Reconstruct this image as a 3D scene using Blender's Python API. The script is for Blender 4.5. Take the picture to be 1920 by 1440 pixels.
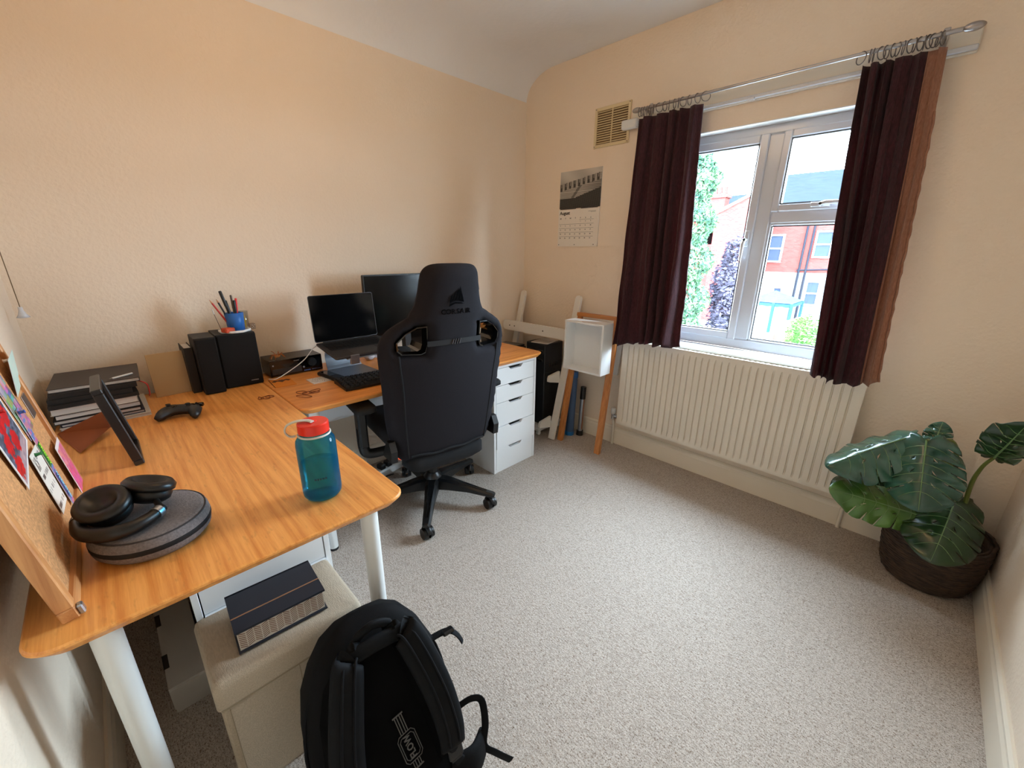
import bpy, bmesh, math, random
from math import sin, cos, pi, sqrt, radians
from mathutils import Vector, Matrix
from mathutils.geometry import delaunay_2d_cdt

for o in list(bpy.data.objects):
    bpy.data.objects.remove(o, do_unlink=True)
SC = bpy.context.scene
COL = SC.collection
random.seed(7)

# ------------------------------------------------------------------ camera
FPX, YAW, PITCH, ROLL = 764.44, -0.78708, 0.31509, 0.00776
CAM = Vector((2.276, 0.2095, 1.2951))
_r = Vector((cos(YAW), -sin(YAW), 0))
_w = Vector((sin(YAW) * cos(PITCH), cos(YAW) * cos(PITCH), -sin(PITCH)))
_u = _r.cross(_w)
CR = _r * cos(ROLL) + _u * sin(ROLL)
CU = -_r * sin(ROLL) + _u * cos(ROLL)
cd = bpy.data.cameras.new('camera')
cd.sensor_width = 36
cd.lens = FPX * 36 / 1920
cd.clip_start = 0.02
cd.clip_end = 300
cam = bpy.data.objects.new('camera', cd)
COL.objects.link(cam)
cam.matrix_world = Matrix(((CR.x, CU.x, -_w.x, CAM.x), (CR.y, CU.y, -_w.y, CAM.y),
                           (CR.z, CU.z, -_w.z, CAM.z), (0, 0, 0, 1)))
SC.camera = cam


def PX(px, py, axis, val):
    """photo pixel -> point on the axis-aligned plane it touches"""
    d = _w + CR * ((px - 960) / FPX) - CU * ((py - 720) / FPX)
    t = (val - CAM[axis]) / d[axis]
    return CAM + d * t


# ------------------------------------------------------------------ light
SKY_STRENGTH = 70.0
LAMP_GLOW = 6.6
EXPOSURE = 0.12
wd = bpy.data.worlds.new('overcast_sky')
SC.world = wd
wd.use_nodes = True
nt = wd.node_tree
bg = nt.nodes['Background']
tc = nt.nodes.new('ShaderNodeTexCoord')
sx = nt.nodes.new('ShaderNodeSeparateXYZ')
rp = nt.nodes.new('ShaderNodeValToRGB')
nt.links.new(tc.outputs['Generated'], sx.inputs[0])
nt.links.new(sx.outputs['Z'], rp.inputs[0])
rp.color_ramp.elements[0].position = 0.0
rp.color_ramp.elements[0].color = (0.66, 0.82, 1.0, 1)
rp.color_ramp.elements[1].position = 0.6
rp.color_ramp.elements[1].color = (0.68, 0.83, 1.0, 1)
nt.links.new(rp.outputs[0], bg.inputs['Color'])
bg.inputs['Strength'].default_value = SKY_STRENGTH
SC.view_settings.view_transform = 'Standard'
SC.view_settings.look = 'None'
SC.view_settings.gamma = 1.0
SC.view_settings.exposure = EXPOSURE
SC.view_settings.use_curve_mapping = False

L = 2.60      # window wall
W = 2.68      # right wall
N0 = -0.02    # near wall
ZC = 2.43     # ceiling
ZT = 0.711    # desk top
# window opening
WX0, WX1, WZ0, WZ1 = 1.10, 2.07, 0.785, 1.885
pl = bpy.data.lights.new('window_portal', 'AREA')
pl.shape = 'RECTANGLE'
pl.size, pl.size_y = WX1 - WX0 - 0.06, WZ1 - WZ0 - 0.06
pl.cycles.is_portal = True
plo = bpy.data.objects.new('window_portal', pl)
plo.location = ((WX0 + WX1) / 2, L + 0.16, (WZ0 + WZ1) / 2)
plo.rotation_euler = (radians(-90), 0, 0)
COL.objects.link(plo)


# ------------------------------------------------------------------ helpers
def s2l(c):
    return tuple(((x / 255) / 12.92 if x / 255 <= .04045 else ((x / 255 + .055) / 1.055) ** 2.4) for x in c)


class MB:
    def __init__(s):
        s.v, s.f, s.sm, s.M = [], [], [], None

    def add(s, vs, fs, smooth=False):
        k = len(s.v)
        for p in vs:
            p = Vector(p)
            s.v.append(s.M @ p if s.M is not None else p)
        for f in fs:
            s.f.append(tuple(k + i for i in f))
            s.sm.append(smooth)
        return s

    def bx(s, x0, x1, y0, y1, z0, z1, b=0.0):
        X, Y, Z = (x0, x1), (y0, y1), (z0, z1)
        if b <= 0:
            vs = [(X[i], Y[j], Z[k]) for i in (0, 1) for j in (0, 1) for k in (0, 1)]
            fs = [(0, 1, 3, 2), (4, 6, 7, 5), (0, 4, 5, 1), (2, 3, 7, 6), (0, 2, 6, 4), (1, 5, 7, 3)]
            return s.add(vs, fs)
        b = min(b, .49 * abs(x1 - x0), .49 * abs(y1 - y0), .49 * abs(z1 - z0))
        vs, ix = [], {}
        for i in (0, 1):
            for j in (0, 1):
                for k in (0, 1):
                    dx, dy, dz = (b, -b)[i], (b, -b)[j], (b, -b)[k]
                    for a, p in enumerate(((X[i], Y[j] + dy, Z[k] + dz), (X[i] + dx, Y[j], Z[k] + dz), (X[i] + dx, Y[j] + dy, Z[k]))):
                        ix[i, j, k, a] = len(vs)
                        vs.append(p)
        fs = []
        for i in (0, 1):
            fs.append([ix[i, 0, 0, 0], ix[i, 0, 1, 0], ix[i, 1, 1, 0], ix[i, 1, 0, 0]])
            fs.append([ix[0, i, 0, 1], ix[1, i, 0, 1], ix[1, i, 1, 1], ix[0, i, 1, 1]])
            fs.append([ix[0, 0, i, 2], ix[0, 1, i, 2], ix[1, 1, i, 2], ix[1, 0, i, 2]])
        for a in (0, 1):
            for c in (0, 1):
                fs.append([ix[0, a, c, 1], ix[1, a, c, 1], ix[1, a, c, 2], ix[0, a, c, 2]])
                fs.append([ix[a, 0, c, 0], ix[a, 1, c, 0], ix[a, 1, c, 2], ix[a, 0, c, 2]])
                fs.append([ix[a, c, 0, 0], ix[a, c, 1, 0], ix[a, c, 1, 1], ix[a, c, 0, 1]])
        for i in (0, 1):
            for j in (0, 1):
                for k in (0, 1):
                    fs.append([ix[i, j, k, 0], ix[i, j, k, 1], ix[i, j, k, 2]])
        ctr = Vector(((x0 + x1) / 2, (y0 + y1) / 2, (z0 + z1) / 2))
        out = []
        for f in fs:
            p = [Vector(vs[i]) for i in f]
            n = (p[1] - p[0]).cross(p[2] - p[0])
            m = sum(p, Vector()) / len(p) - ctr
            out.append(tuple(f) if n.dot(m) > 0 else tuple(reversed(f)))
        return s.add(vs, out)

    def rings(s, rs, cap0=True, cap1=True, smooth=True, closed=True, loop=False):
        """loft through lists of points of equal length"""
        n = len(rs[0])
        vs = [p for r in rs for p in r]
        fs = []
        m = len(rs)
        for a in range(m if loop else m - 1):
            b = (a + 1) % m
            for i in range(n if closed else n - 1):
                j = (i + 1) % n
                fs.append((a * n + i, a * n + j, b * n + j, b * n + i))
        s.add(vs, fs, smooth)
        if cap0 and not loop:
            s.add(rs[0], [tuple(range(n - 1, -1, -1))])
        if cap1 and not loop:
            s.add(rs[-1], [tuple(range(n))])
        return s

    def cyl(s, p0, p1, r0, r1=None, n=16, caps=True):
        r1 = r0 if r1 is None else r1
        return s.tube([p0, p1], [r0, r1], n, caps=caps)

    def tube(s, pts, r, n=8, loop=False, caps=True, flat=1.0, up=None):
        pts = [Vector(p) for p in pts]
        m = len(pts)
        rr = r if isinstance(r, (list, tuple)) else [r] * m
        rs = []
        prev = None
        for i in range(m):
            if loop:
                t = pts[(i + 1) % m] - pts[i - 1]
            else:
                t = pts[min(i + 1, m - 1)] - pts[max(i - 1, 0)]
            if t.length < 1e-9:
                t = Vector((0, 0, 1))
            t.normalize()
            if prev is None:
                a = Vector(up) if up else (Vector((0, 0, 1)) if abs(t.z) < .9 else Vector((1, 0, 0)))
            else:
                a = prev
            a = a - t * a.dot(t)
            if a.length < 1e-6:
                a = t.orthogonal()
            a.normalize()
            prev = a
            b = t.cross(a)
            rs.append([pts[i] + a * (cos(2 * pi * k / n) * rr[i] * flat) + b * (sin(2 * pi * k / n) * rr[i]) for k in range(n)])
        return s.rings(rs, caps, caps, True, True, loop)

    def lathe(s, prof, c=(0, 0, 0), n=24, sx=1, sy=1, ph=0):
        c = Vector(c)
        rs = [[c + Vector((sx * r * cos(2 * pi * k / n + ph), sy * r * sin(2 * pi * k / n + ph), z)) for k in range(n)] for r, z in prof]
        return s.rings(rs, prof[0][0] > 1e-6, prof[-1][0] > 1e-6, True)

    def prism(s, poly, a0, a1, axis=2, smooth=False):
        def P(p, a):
            return {2: (p[0], p[1], a), 1: (p[0], a, p[1]), 0: (a, p[0], p[1])}[axis]
        r0 = [P(p, a0) for p in poly]
        r1 = [P(p, a1) for p in poly]
        return s.rings([r0, r1], True, True, smooth)

    def grid(s, fn, nu, nv, smooth=True, closeu=False):
        vs = [fn(i / (nu if closeu else nu), j / nv) for j in range(nv + 1) for i in range(nu + (0 if closeu else 1))]
        k = nu if closeu else nu + 1
        fs = []
        for j in range(nv):
            for i in range(nu):
                a, b = j * k + i, j * k + (i + 1) % k
                fs.append((a, b, b + k, a + k))
        return s.add(vs, fs, smooth)

    def sphere(s, c, r, nu=14, nv=8, sx=1, sy=1, sz=1):
        c = Vector(c)
        return s.grid(lambda u, v: c + Vector((sx * r * sin(pi * v) * cos(2 * pi * u), sy * r * sin(pi * v) * sin(2 * pi * u), -sz * r * cos(pi * v))), nu, nv, True, True)

    def mesh(s, name):
        me = bpy.data.meshes.new(name)
        me.from_pydata([tuple(v) for v in s.v], [], s.f)
        me.polygons.foreach_set('use_smooth', s.sm)
        bm = bmesh.new()
        bm.from_mesh(me)
        bmesh.ops.recalc_face_normals(bm, faces=bm.faces)
        bm.to_mesh(me)
        bm.free()
        me.update()
        return me

    def build(s, name, mat, parent=None):
        o = bpy.data.objects.new(name, s.mesh(name))
        COL.objects.link(o)
        if mat is not None:
            o.data.materials.append(mat)
        if parent is not None:
            o.parent = parent
        return o


def rrect(x0, x1, y0, y1, r, n=5):
    pts = []
    for cx, cy, a0 in ((x1 - r, y1 - r, 0), (x0 + r, y1 - r, 90), (x0 + r, y0 + r, 180), (x1 - r, y0 + r, 270)):
        for k in range(n + 1):
            a = radians(a0 + 90 * k / n)
            pts.append((cx + r * cos(a), cy + r * sin(a)))
    return pts


def inpoly(p, poly):
    x, y = p
    c = False
    j = len(poly) - 1
    for i in range(len(poly)):
        xi, yi = poly[i]
        xj, yj = poly[j]
        if (yi > y) != (yj > y) and x < (xj - xi) * (y - yi) / (yj - yi) + xi:
            c = not c
        j = i
    return c


def puff(mb, outline, holes, sp, T, R, to3, tmin=0.0, tback=None):
    """pillow-like solid over a 2-D outline with holes; to3(u, v, h) maps to space"""
    loops = [outline] + list(holes)
    vs, es = [], []
    for lp in loops:
        k = len(vs)
        vs += [Vector(p) for p in lp]
        es += [(k + i, k + (i + 1) % len(lp)) for i in range(len(lp))]
    nb = len(vs)
    us = [p[0] for p in outline]
    ws = [p[1] for p in outline]
    segs = [(vs[a], vs[b]) for a, b in es]

    def dist(p):
        m = 1e9
        for a, b in segs:
            d = b - a
            l2 = d.length_squared
            t = max(0, min(1, (p - a).dot(d) / l2)) if l2 > 0 else 0
            m = min(m, (p - a - d * t).length)
        return m
    v = min(ws) + sp * .5
    row = 0
    while v < max(ws):
        u = min(us) + sp * (.25 + .5 * (row % 2))
        while u < max(us):
            if inpoly((u, v), outline) and not any(inpoly((u, v), h) for h in holes):
                p = Vector((u, v))
                if dist(p) > sp * .45:
                    vs.append(p)
            u += sp
        v += sp * .87
        row += 1
    ov, oe, of = delaunay_2d_cdt(vs, es, [], 0, 1e-7)[:3]
    tris = []
    for f in of:
        c = sum((ov[i] for i in f), Vector((0, 0))) / len(f)
        if inpoly(c, outline) and not any(inpoly(c, h) for h in holes):
            tris.append(tuple(f))
    hs = []
    for p in ov:
        d = min(dist(p) / R, 1)
        hs.append(tmin + (T - tmin) * sqrt(max(0, 1 - (1 - d) ** 2)))
    tb = 1.0 if tback is None else tback
    n = len(ov)
    pts = [to3(p.x, p.y, h) for p, h in zip(ov, hs)] + [to3(p.x, p.y, -h * tb) for p, h in zip(ov, hs)]
    fs = list(tris) + [tuple(n + i for i in reversed(t)) for t in tris]
    cnt = {}
    for t in tris:
        for i in range(len(t)):
            a, b = t[i], t[(i + 1) % len(t)]
            cnt[(a, b)] = 1
    for (a, b) in list(cnt):
        if (b, a) not in cnt:
            fs.append((b, a, n + a, n + b))
    mb.add(pts, fs, True)
    return mb


def empty(name, loc=(0, 0, 0), rz=0.0, rot=None):
    o = bpy.data.objects.new(name, None)
    COL.objects.link(o)
    o.location = loc
    o.rotation_euler = rot if rot else (0, 0, rz)
    o.empty_display_size = .05
    return o


def tag(o, label, cat, group=None):
    o['label'] = label
    o['category'] = cat
    if group:
        o['group'] = group
    return o


def struct(o):
    o['kind'] = 'structure'
    return o


def stuff(o):
    o['kind'] = 'stuff'
    return o


def copy_tree(o, parent=None):
    c = o.copy()
    COL.objects.link(c)
    c.parent = parent
    for ch in list(o.children):
        copy_tree(ch, c)
    return c


_fc = {}


def text_mesh(txt, size, depth=0.0004, bold=0.0):
    """flat lettering, built-in font; mesh in its own xy plane, centred"""
    key = (txt, size, depth, bold)
    if key in _fc:
        return _fc[key]
    cu = bpy.data.curves.new('lettering', 'FONT')
    cu.body = txt
    cu.size = size
    cu.extrude = depth
    cu.offset = bold
    cu.align_x = 'CENTER'
    cu.align_y = 'CENTER'
    cu.resolution_u = 2
    ob = bpy.data.objects.new('lettering', cu)
    COL.objects.link(ob)
    bpy.context.view_layer.update()
    me = bpy.data.meshes.new_from_object(ob.evaluated_get(bpy.context.evaluated_depsgraph_get()))
    bpy.data.objects.remove(ob, do_unlink=True)
    _fc[key] = me
    return me


def lettering(name, txt, size, M, mat, parent=None, depth=0.0004, bold=0.0):
    me = text_mesh(txt, size, depth, bold).copy()
    me.transform(M)
    me.materials.clear()
    me.materials.append(mat)
    o = bpy.data.objects.new(name, me)
    COL.objects.link(o)
    if parent is not None:
        o.parent = parent
    return o


def frame(o, x, y):
    """matrix with origin o, x axis, y axis (orthonormalised)"""
    x = Vector(x).normalized()
    y = Vector(y)
    y = (y - x * y.dot(x)).normalized()
    z = x.cross(y)
    o = Vector(o)
    return Matrix(((x.x, y.x, z.x, o.x), (x.y, y.y, z.y, o.y), (x.z, y.z, z.z, o.z), (0, 0, 0, 1)))


# ------------------------------------------------------------------ materials
def new_mat(name):
    m = bpy.data.materials.new(name)
    m.use_nodes = True
    return m, m.node_tree, m.node_tree.nodes['Principled BSDF']


def mat(name, rgb, rough=.6, metal=0.0, spec=.5, noise=0.0, nscale=30.0, bump=0.0, bscale=200.0, coat=0.0, sheen=0.0, emit=None, stretch=None):
    m, t, b = new_mat(name)
    c = s2l(rgb)
    b.inputs['Base Color'].default_value = (*c, 1)
    b.inputs['Roughness'].default_value = rough
    b.inputs['Metallic'].default_value = metal
    b.inputs['Specular IOR Level'].default_value = spec
    b.inputs['Coat Weight'].default_value = coat
    b.inputs['Sheen Weight'].default_value = sheen
    if emit:
        b.inputs['Emission Color'].default_value = (*s2l(emit[0]), 1)
        b.inputs['Emission Strength'].default_value = emit[1]
    co = None
    if noise or bump:
        co = t.nodes.new('ShaderNodeTexCoord').outputs['Object']
        if stretch:
            mp = t.nodes.new('ShaderNodeMapping')
            mp.inputs['Scale'].default_value = stretch
            t.links.new(co, mp.inputs[0])
            co = mp.outputs[0]
    if noise:
        n = t.nodes.new('ShaderNodeTexNoise')
        n.inputs['Scale'].default_value = nscale
        n.inputs['Detail'].default_value = 4
        r = t.nodes.new('ShaderNodeValToRGB')
        r.color_ramp.elements[0].position = .3
        r.color_ramp.elements[1].position = .7
        r.color_ramp.elements[0].color = (*[x * (1 - noise) for x in c], 1)
        r.color_ramp.elements[1].color = (*[min(1, x * (1 + noise)) for x in c], 1)
        t.links.new(co, n.inputs['Vector'])
        t.links.new(n.outputs['Fac'], r.inputs[0])
        t.links.new(r.outputs[0], b.inputs['Base Color'])
    if bump:
        n = t.nodes.new('ShaderNodeTexNoise')
        n.inputs['Scale'].default_value = bscale
        n.inputs['Detail'].default_value = 3
        bp = t.nodes.new('ShaderNodeBump')
        bp.inputs['Strength'].default_value = bump
        bp.inputs['Distance'].default_value = .002
        t.links.new(co, n.inputs['Vector'])
        t.links.new(n.outputs['Fac'], bp.inputs['Height'])
        t.links.new(bp.outputs[0], b.inputs['Normal'])
    return m


def wood(name, dark, light, axis, scale=1.0, rough=.38, fleck=.0):
    """streaky grain running along the given object axis"""
    m, t, b = new_mat(name)
    co = t.nodes.new('ShaderNodeTexCoord').outputs['Object']
    mp = t.nodes.new('ShaderNodeMapping')
    sc = [70 * scale] * 3
    sc[axis] = 3.0 * scale
    mp.inputs['Scale'].default_value = sc
    t.links.new(co, mp.inputs[0])
    n = t.nodes.new('ShaderNodeTexNoise')
    n.inputs['Scale'].default_value = 1.0
    n.inputs['Detail'].default_value = 6
    n.inputs['Roughness'].default_value = .65
    t.links.new(mp.outputs[0], n.inputs['Vector'])
    r = t.nodes.new('ShaderNodeValToRGB')
    r.color_ramp.elements[0].position = .30
    r.color_ramp.elements[1].position = .62
    r.color_ramp.elements[0].color = (*s2l(dark), 1)
    r.color_ramp.elements[1].color = (*s2l(light), 1)
    t.links.new(n.outputs['Fac'], r.inputs[0])
    out = r.outputs[0]
    if fleck:
        mp2 = t.nodes.new('ShaderNodeMapping')
        sc = [95 * scale] * 3
        sc[axis] = 26 * scale
        mp2.inputs['Scale'].default_value = sc
        t.links.new(co, mp2.inputs[0])
        n2 = t.nodes.new('ShaderNodeTexNoise')
        n2.inputs['Scale'].default_value = 1.0
        n2.inputs['Detail'].default_value = 2
        t.links.new(mp2.outputs[0], n2.inputs['Vector'])
        r2 = t.nodes.new('ShaderNodeValToRGB')
        r2.color_ramp.elements[0].position = .62
        r2.color_ramp.elements[1].position = .72
        r2.color_ramp.elements[0].color = (1, 1, 1, 1)
        r2.color_ramp.elements[1].color = (1 - fleck, 1 - fleck, 1 - fleck, 1)
        t.links.new(n2.outputs['Fac'], r2.inputs[0])
        mx = t.nodes.new('ShaderNodeMix')
        mx.data_type = 'RGBA'
        mx.blend_type = 'MULTIPLY'
        mx.inputs['Factor'].default_value = 1
        t.links.new(out, mx.inputs['A'])
        t.links.new(r2.outputs[0], mx.inputs['B'])
        out = mx.outputs['Result']
    t.links.new(out, b.inputs['Base Color'])
    b.inputs['Roughness'].default_value = rough
    return m


def pane_mat(name, tint=(1, 1, 1), gloss=.06):
    """thin glazing: mostly clear, a little mirror"""
    m = bpy.data.materials.new(name)
    m.use_nodes = True
    t = m.node_tree
    t.nodes.clear()
    o = t.nodes.new('ShaderNodeOutputMaterial')
    tr = t.nodes.new('ShaderNodeBsdfTransparent')
    tr.inputs[0].default_value = (*tint, 1)
    g = t.nodes.new('ShaderNodeBsdfGlossy')
    g.inputs['Roughness'].default_value = .02
    mx = t.nodes.new('ShaderNodeMixShader')
    mx.inputs[0].default_value = gloss
    t.links.new(tr.outputs[0], mx.inputs[1])
    t.links.new(g.outputs[0], mx.inputs[2])
    t.links.new(mx.outputs[0], o.inputs[0])
    return m


def cloth(name, rgb, trans, rgb2=None, scale=(160, 160, 40), through=None):
    """woven fabric that lets some light through"""
    m = bpy.data.materials.new(name)
    m.use_nodes = True
    t = m.node_tree
    t.nodes.clear()
    o = t.nodes.new('ShaderNodeOutputMaterial')
    b = t.nodes.new('ShaderNodeBsdfPrincipled')
    b.inputs['Roughness'].default_value = .85
    b.inputs['Sheen Weight'].default_value = .2
    tl = t.nodes.new('ShaderNodeBsdfTranslucent')
    mx = t.nodes.new('ShaderNodeMixShader')
    mx.inputs[0].default_value = trans
    co = t.nodes.new('ShaderNodeTexCoord').outputs['Object']
    mp = t.nodes.new('ShaderNodeMapping')
    mp.inputs['Scale'].default_value = scale
    n = t.nodes.new('ShaderNodeTexNoise')
    n.inputs['Scale'].default_value = 1
    n.inputs['Detail'].default_value = 5
    r = t.nodes.new('ShaderNodeValToRGB')
    c = s2l(rgb)
    c2 = s2l(rgb2) if rgb2 else [x * 1.6 for x in c]
    r.color_ramp.elements[0].position = .35
    r.color_ramp.elements[1].position = .75
    r.color_ramp.elements[0].color = (*c, 1)
    r.color_ramp.elements[1].color = (*c2, 1)
    bp = t.nodes.new('ShaderNodeBump')
    bp.inputs['Strength'].default_value = .5
    bp.inputs['Distance'].default_value = .004
    t.links.new(co, mp.inputs[0])
    t.links.new(mp.outputs[0], n.inputs['Vector'])
    t.links.new(n.outputs['Fac'], r.inputs[0])
    t.links.new(n.outputs['Fac'], bp.inputs['Height'])
    t.links.new(r.outputs[0], b.inputs['Base Color'])
    if through:
        tl.inputs[0].default_value = (*s2l(through), 1)
    else:
        t.links.new(r.outputs[0], tl.inputs[0])
    t.links.new(bp.outputs[0], b.inputs['Normal'])
    t.links.new(b.outputs[0], mx.inputs[1])
    t.links.new(tl.outputs[0], mx.inputs[2])
    t.links.new(mx.outputs[0], o.inputs[0])
    return m


_pm = []


def print_mat():
    if not _pm:
        m, t, b = new_mat('printed_paper')
        a = t.nodes.new('ShaderNodeVertexColor')
        a.layer_name = 'ink'
        t.links.new(a.outputs[0], b.inputs['Base Color'])
        b.inputs['Roughness'].default_value = .45
        _pm.append(m)
    return _pm[0]


def printed(name, corners, fn, nx, ny, parent=None, thick=.0008):
    """flat print on a thin sheet; corners = origin, x-end, y-end; fn(u,v)->sRGB"""
    o, a, b = (Vector(c) for c in corners)
    n = (a - o).cross(b - o).normalized() * thick
    vs = [o + (a - o) * (i / nx) + (b - o) * (j / ny) for j in range(ny + 1) for i in range(nx + 1)]
    fs, cols = [], []
    for j in range(ny):
        for i in range(nx):
            k = j * (nx + 1) + i
            fs.append((k, k + 1, k + nx + 2, k + nx + 1))
            cols.append(s2l(fn((i + .5) / nx, (j + .5) / ny)))
    k = len(vs)
    vs += [o - n, a - n, a + b - o - n, b - n]
    fs += [(k + 3, k + 2, k + 1, k)]
    c0, c1, c2, c3 = 0, nx, (ny + 1) * (nx + 1) - 1, ny * (nx + 1)
    fs += [(c1, c0, k, k + 1), (c2, c1, k + 1, k + 2), (c3, c2, k + 2, k + 3), (c0, c3, k + 3, k)]
    cols += [(.8, .8, .8)] * 5
    me = bpy.data.meshes.new(name)
    me.from_pydata([tuple(v) for v in vs], [], fs)
    ca = me.color_attributes.new('ink', 'FLOAT_COLOR', 'CORNER')
    flat = []
    for p, c in zip(me.polygons, cols):
        flat += [*c, 1.0] * len(p.vertices)
    ca.data.foreach_set('color', flat)
    me.materials.append(print_mat())
    ob = bpy.data.objects.new(name, me)
    COL.objects.link(ob)
    if parent is not None:
        ob.parent = parent
    return ob


def bend(pts, n=6):
    """Catmull-Rom through control points"""
    P = [Vector(p) for p in pts]
    out = []
    for i in range(len(P) - 1):
        a, b, c, d = P[max(i - 1, 0)], P[i], P[i + 1], P[min(i + 2, len(P) - 1)]
        for k in range(n):
            t = k / n
            out.append(.5 * ((2 * b) + (c - a) * t + (2 * a - 5 * b + 4 * c - d) * t * t + (3 * b - a - 3 * c + d) * t ** 3))
    out.append(P[-1])
    return out


WHITE = mat('white_paint', (232, 232, 230), .4)
WHITE_GLOSS = mat('white_plastic_frame', (206, 210, 217), .25, coat=.2)
WHITE_FOIL = mat('white_melamine', (243, 245, 246), .3)
LEGW = mat('white_steel_leg', (228, 230, 228), .3)
BLACK = mat('black_plastic', (11, 11, 12), .42)
BLACK_GLOSS = mat('gloss_black', (10, 10, 11), .12, coat=.5)
BLACK_MATT = mat('matt_black', (12, 12, 13), .8)
RUBBER = mat('black_rubber', (22, 22, 23), .7)
CHROME = mat('chrome', (190, 190, 190), .18, metal=1)
SILVER = mat('brushed_aluminium', (168, 174, 182), .35, metal=.9)
SPACE_GREY = mat('dark_grey_aluminium', (78, 74, 74), .4, metal=.7)
PAPER = mat('paper_pages', (214, 205, 196), .8, noise=.12, nscale=120, stretch=(.05, .05, 9))
INK = mat('black_ink', (22, 22, 22), .7)
CARD_W = mat('white_card', (226, 222, 214), .7)
# ================================================================== the room
def wall_mat(name, rgb, bump=.35, bscale=140):
    m, t, b = new_mat(name)
    co = t.nodes.new('ShaderNodeTexCoord').outputs['Object']
    n = t.nodes.new('ShaderNodeTexNoise')
    n.inputs['Scale'].default_value = 1.6
    n.inputs['Detail'].default_value = 3
    r = t.nodes.new('ShaderNodeValToRGB')
    c = s2l(rgb)
    r.color_ramp.elements[0].color = (*[x * .96 for x in c], 1)
    r.color_ramp.elements[1].color = (*[min(1, x * 1.03) for x in c], 1)
    t.links.new(co, n.inputs['Vector'])
    t.links.new(n.outputs['Fac'], r.inputs[0])
    t.links.new(r.outputs[0], b.inputs['Base Color'])
    n2 = t.nodes.new('ShaderNodeTexNoise')
    n2.inputs['Scale'].default_value = bscale
    n2.inputs['Detail'].default_value = 2
    n3 = t.nodes.new('ShaderNodeTexVoronoi')
    n3.inputs['Scale'].default_value = bscale * .5
    ad = t.nodes.new('ShaderNodeMath')
    ad.operation = 'ADD'
    bp = t.nodes.new('ShaderNodeBump')
    bp.inputs['Strength'].default_value = bump
    bp.inputs['Distance'].default_value = .003
    t.links.new(co, n2.inputs['Vector'])
    t.links.new(co, n3.inputs['Vector'])
    t.links.new(n2.outputs['Fac'], ad.inputs[0])
    t.links.new(n3.outputs['Distance'], ad.inputs[1])
    t.links.new(ad.outputs[0], bp.inputs['Height'])
    t.links.new(bp.outputs[0], b.inputs['Normal'])
    b.inputs['Roughness'].default_value = .75
    return m


WALL = wall_mat('cream_wall_paint', (240, 222, 200))
CEIL = wall_mat('white_ceiling_paint', (238, 237, 236), .15, 60)
SKIRT = mat('cream_gloss_paint', (238, 226, 206), .35)


def carpet_mat():
    m, t, b = new_mat('beige_loop_carpet')
    co = t.nodes.new('ShaderNodeTexCoord').outputs['Object']
    mp = t.nodes.new('ShaderNodeMapping')
    mp.inputs['Scale'].default_value = (95, 150, 1)
    t.links.new(co, mp.inputs[0])
    v = t.nodes.new('ShaderNodeTexVoronoi')
    v.inputs['Scale'].default_value = 1.0
    v.inputs['Randomness'].default_value = .75
    t.links.new(mp.outputs[0], v.inputs['Vector'])
    n = t.nodes.new('ShaderNodeTexNoise')
    n.inputs['Scale'].default_value = 300
    n.inputs['Detail'].default_value = 3
    n.inputs['Roughness'].default_value = .7
    t.links.new(co, n.inputs['Vector'])
    r = t.nodes.new('ShaderNodeValToRGB')
    e = r.color_ramp.elements
    e[0].position = .36
    e[0].color = (*s2l((92, 78, 68)), 1)
    e[1].position = .58
    e[1].color = (*s2l((208, 199, 190)), 1)
    k = e.new(.43)
    k.color = (*s2l((190, 177, 164)), 1)
    t.links.new(n.outputs['Fac'], r.inputs[0])
    r2 = t.nodes.new('ShaderNodeValToRGB')
    r2.color_ramp.elements[0].position = .30
    r2.color_ramp.elements[0].color = (1, 1, 1, 1)
    r2.color_ramp.elements[1].position = .85
    r2.color_ramp.elements[1].color = (.56, .52, .49, 1)
    t.links.new(v.outputs['Distance'], r2.inputs[0])
    mx = t.nodes.new('ShaderNodeMix')
    mx.data_type = 'RGBA'
    mx.blend_type = 'MULTIPLY'
    mx.inputs['Factor'].default_value = .55
    t.links.new(r.outputs[0], mx.inputs['A'])
    t.links.new(r2.outputs[0], mx.inputs['B'])
    mp3 = t.nodes.new('ShaderNodeMapping')
    mp3.inputs['Scale'].default_value = (110, 260, 1)
    t.links.new(co, mp3.inputs[0])
    n3 = t.nodes.new('ShaderNodeTexNoise')
    n3.inputs['Scale'].default_value = 1.0
    n3.inputs['Detail'].default_value = 1
    t.links.new(mp3.outputs[0], n3.inputs['Vector'])
    r3 = t.nodes.new('ShaderNodeValToRGB')
    r3.color_ramp.elements[0].position = .62
    r3.color_ramp.elements[0].color = (.96, .96, .96, 1)
    r3.color_ramp.elements[1].position = .70
    r3.color_ramp.elements[1].color = (.46, .38, .32, 1)
    t.links.new(n3.outputs['Fac'], r3.inputs[0])
    mx2 = t.nodes.new('ShaderNodeMix')
    mx2.data_type = 'RGBA'
    mx2.blend_type = 'MULTIPLY'
    mx2.inputs['Factor'].default_value = 1
    t.links.new(mx.outputs['Result'], mx2.inputs['A'])
    t.links.new(r3.outputs[0], mx2.inputs['B'])
    t.links.new(mx2.outputs['Result'], b.inputs['Base Color'])
    iv = t.nodes.new('ShaderNodeMath')
    iv.operation = 'MULTIPLY'
    iv.inputs[1].default_value = -1
    t.links.new(v.outputs['Distance'], iv.inputs[0])
    bp = t.nodes.new('ShaderNodeBump')
    bp.inputs['Strength'].default_value = .4
    bp.inputs['Distance'].default_value = .003
    t.links.new(iv.outputs[0], bp.inputs['Height'])
    t.links.new(bp.outputs[0], b.inputs['Normal'])
    b.inputs['Roughness'].default_value = .95
    b.inputs['Specular IOR Level'].default_value = .1
    return m


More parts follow.
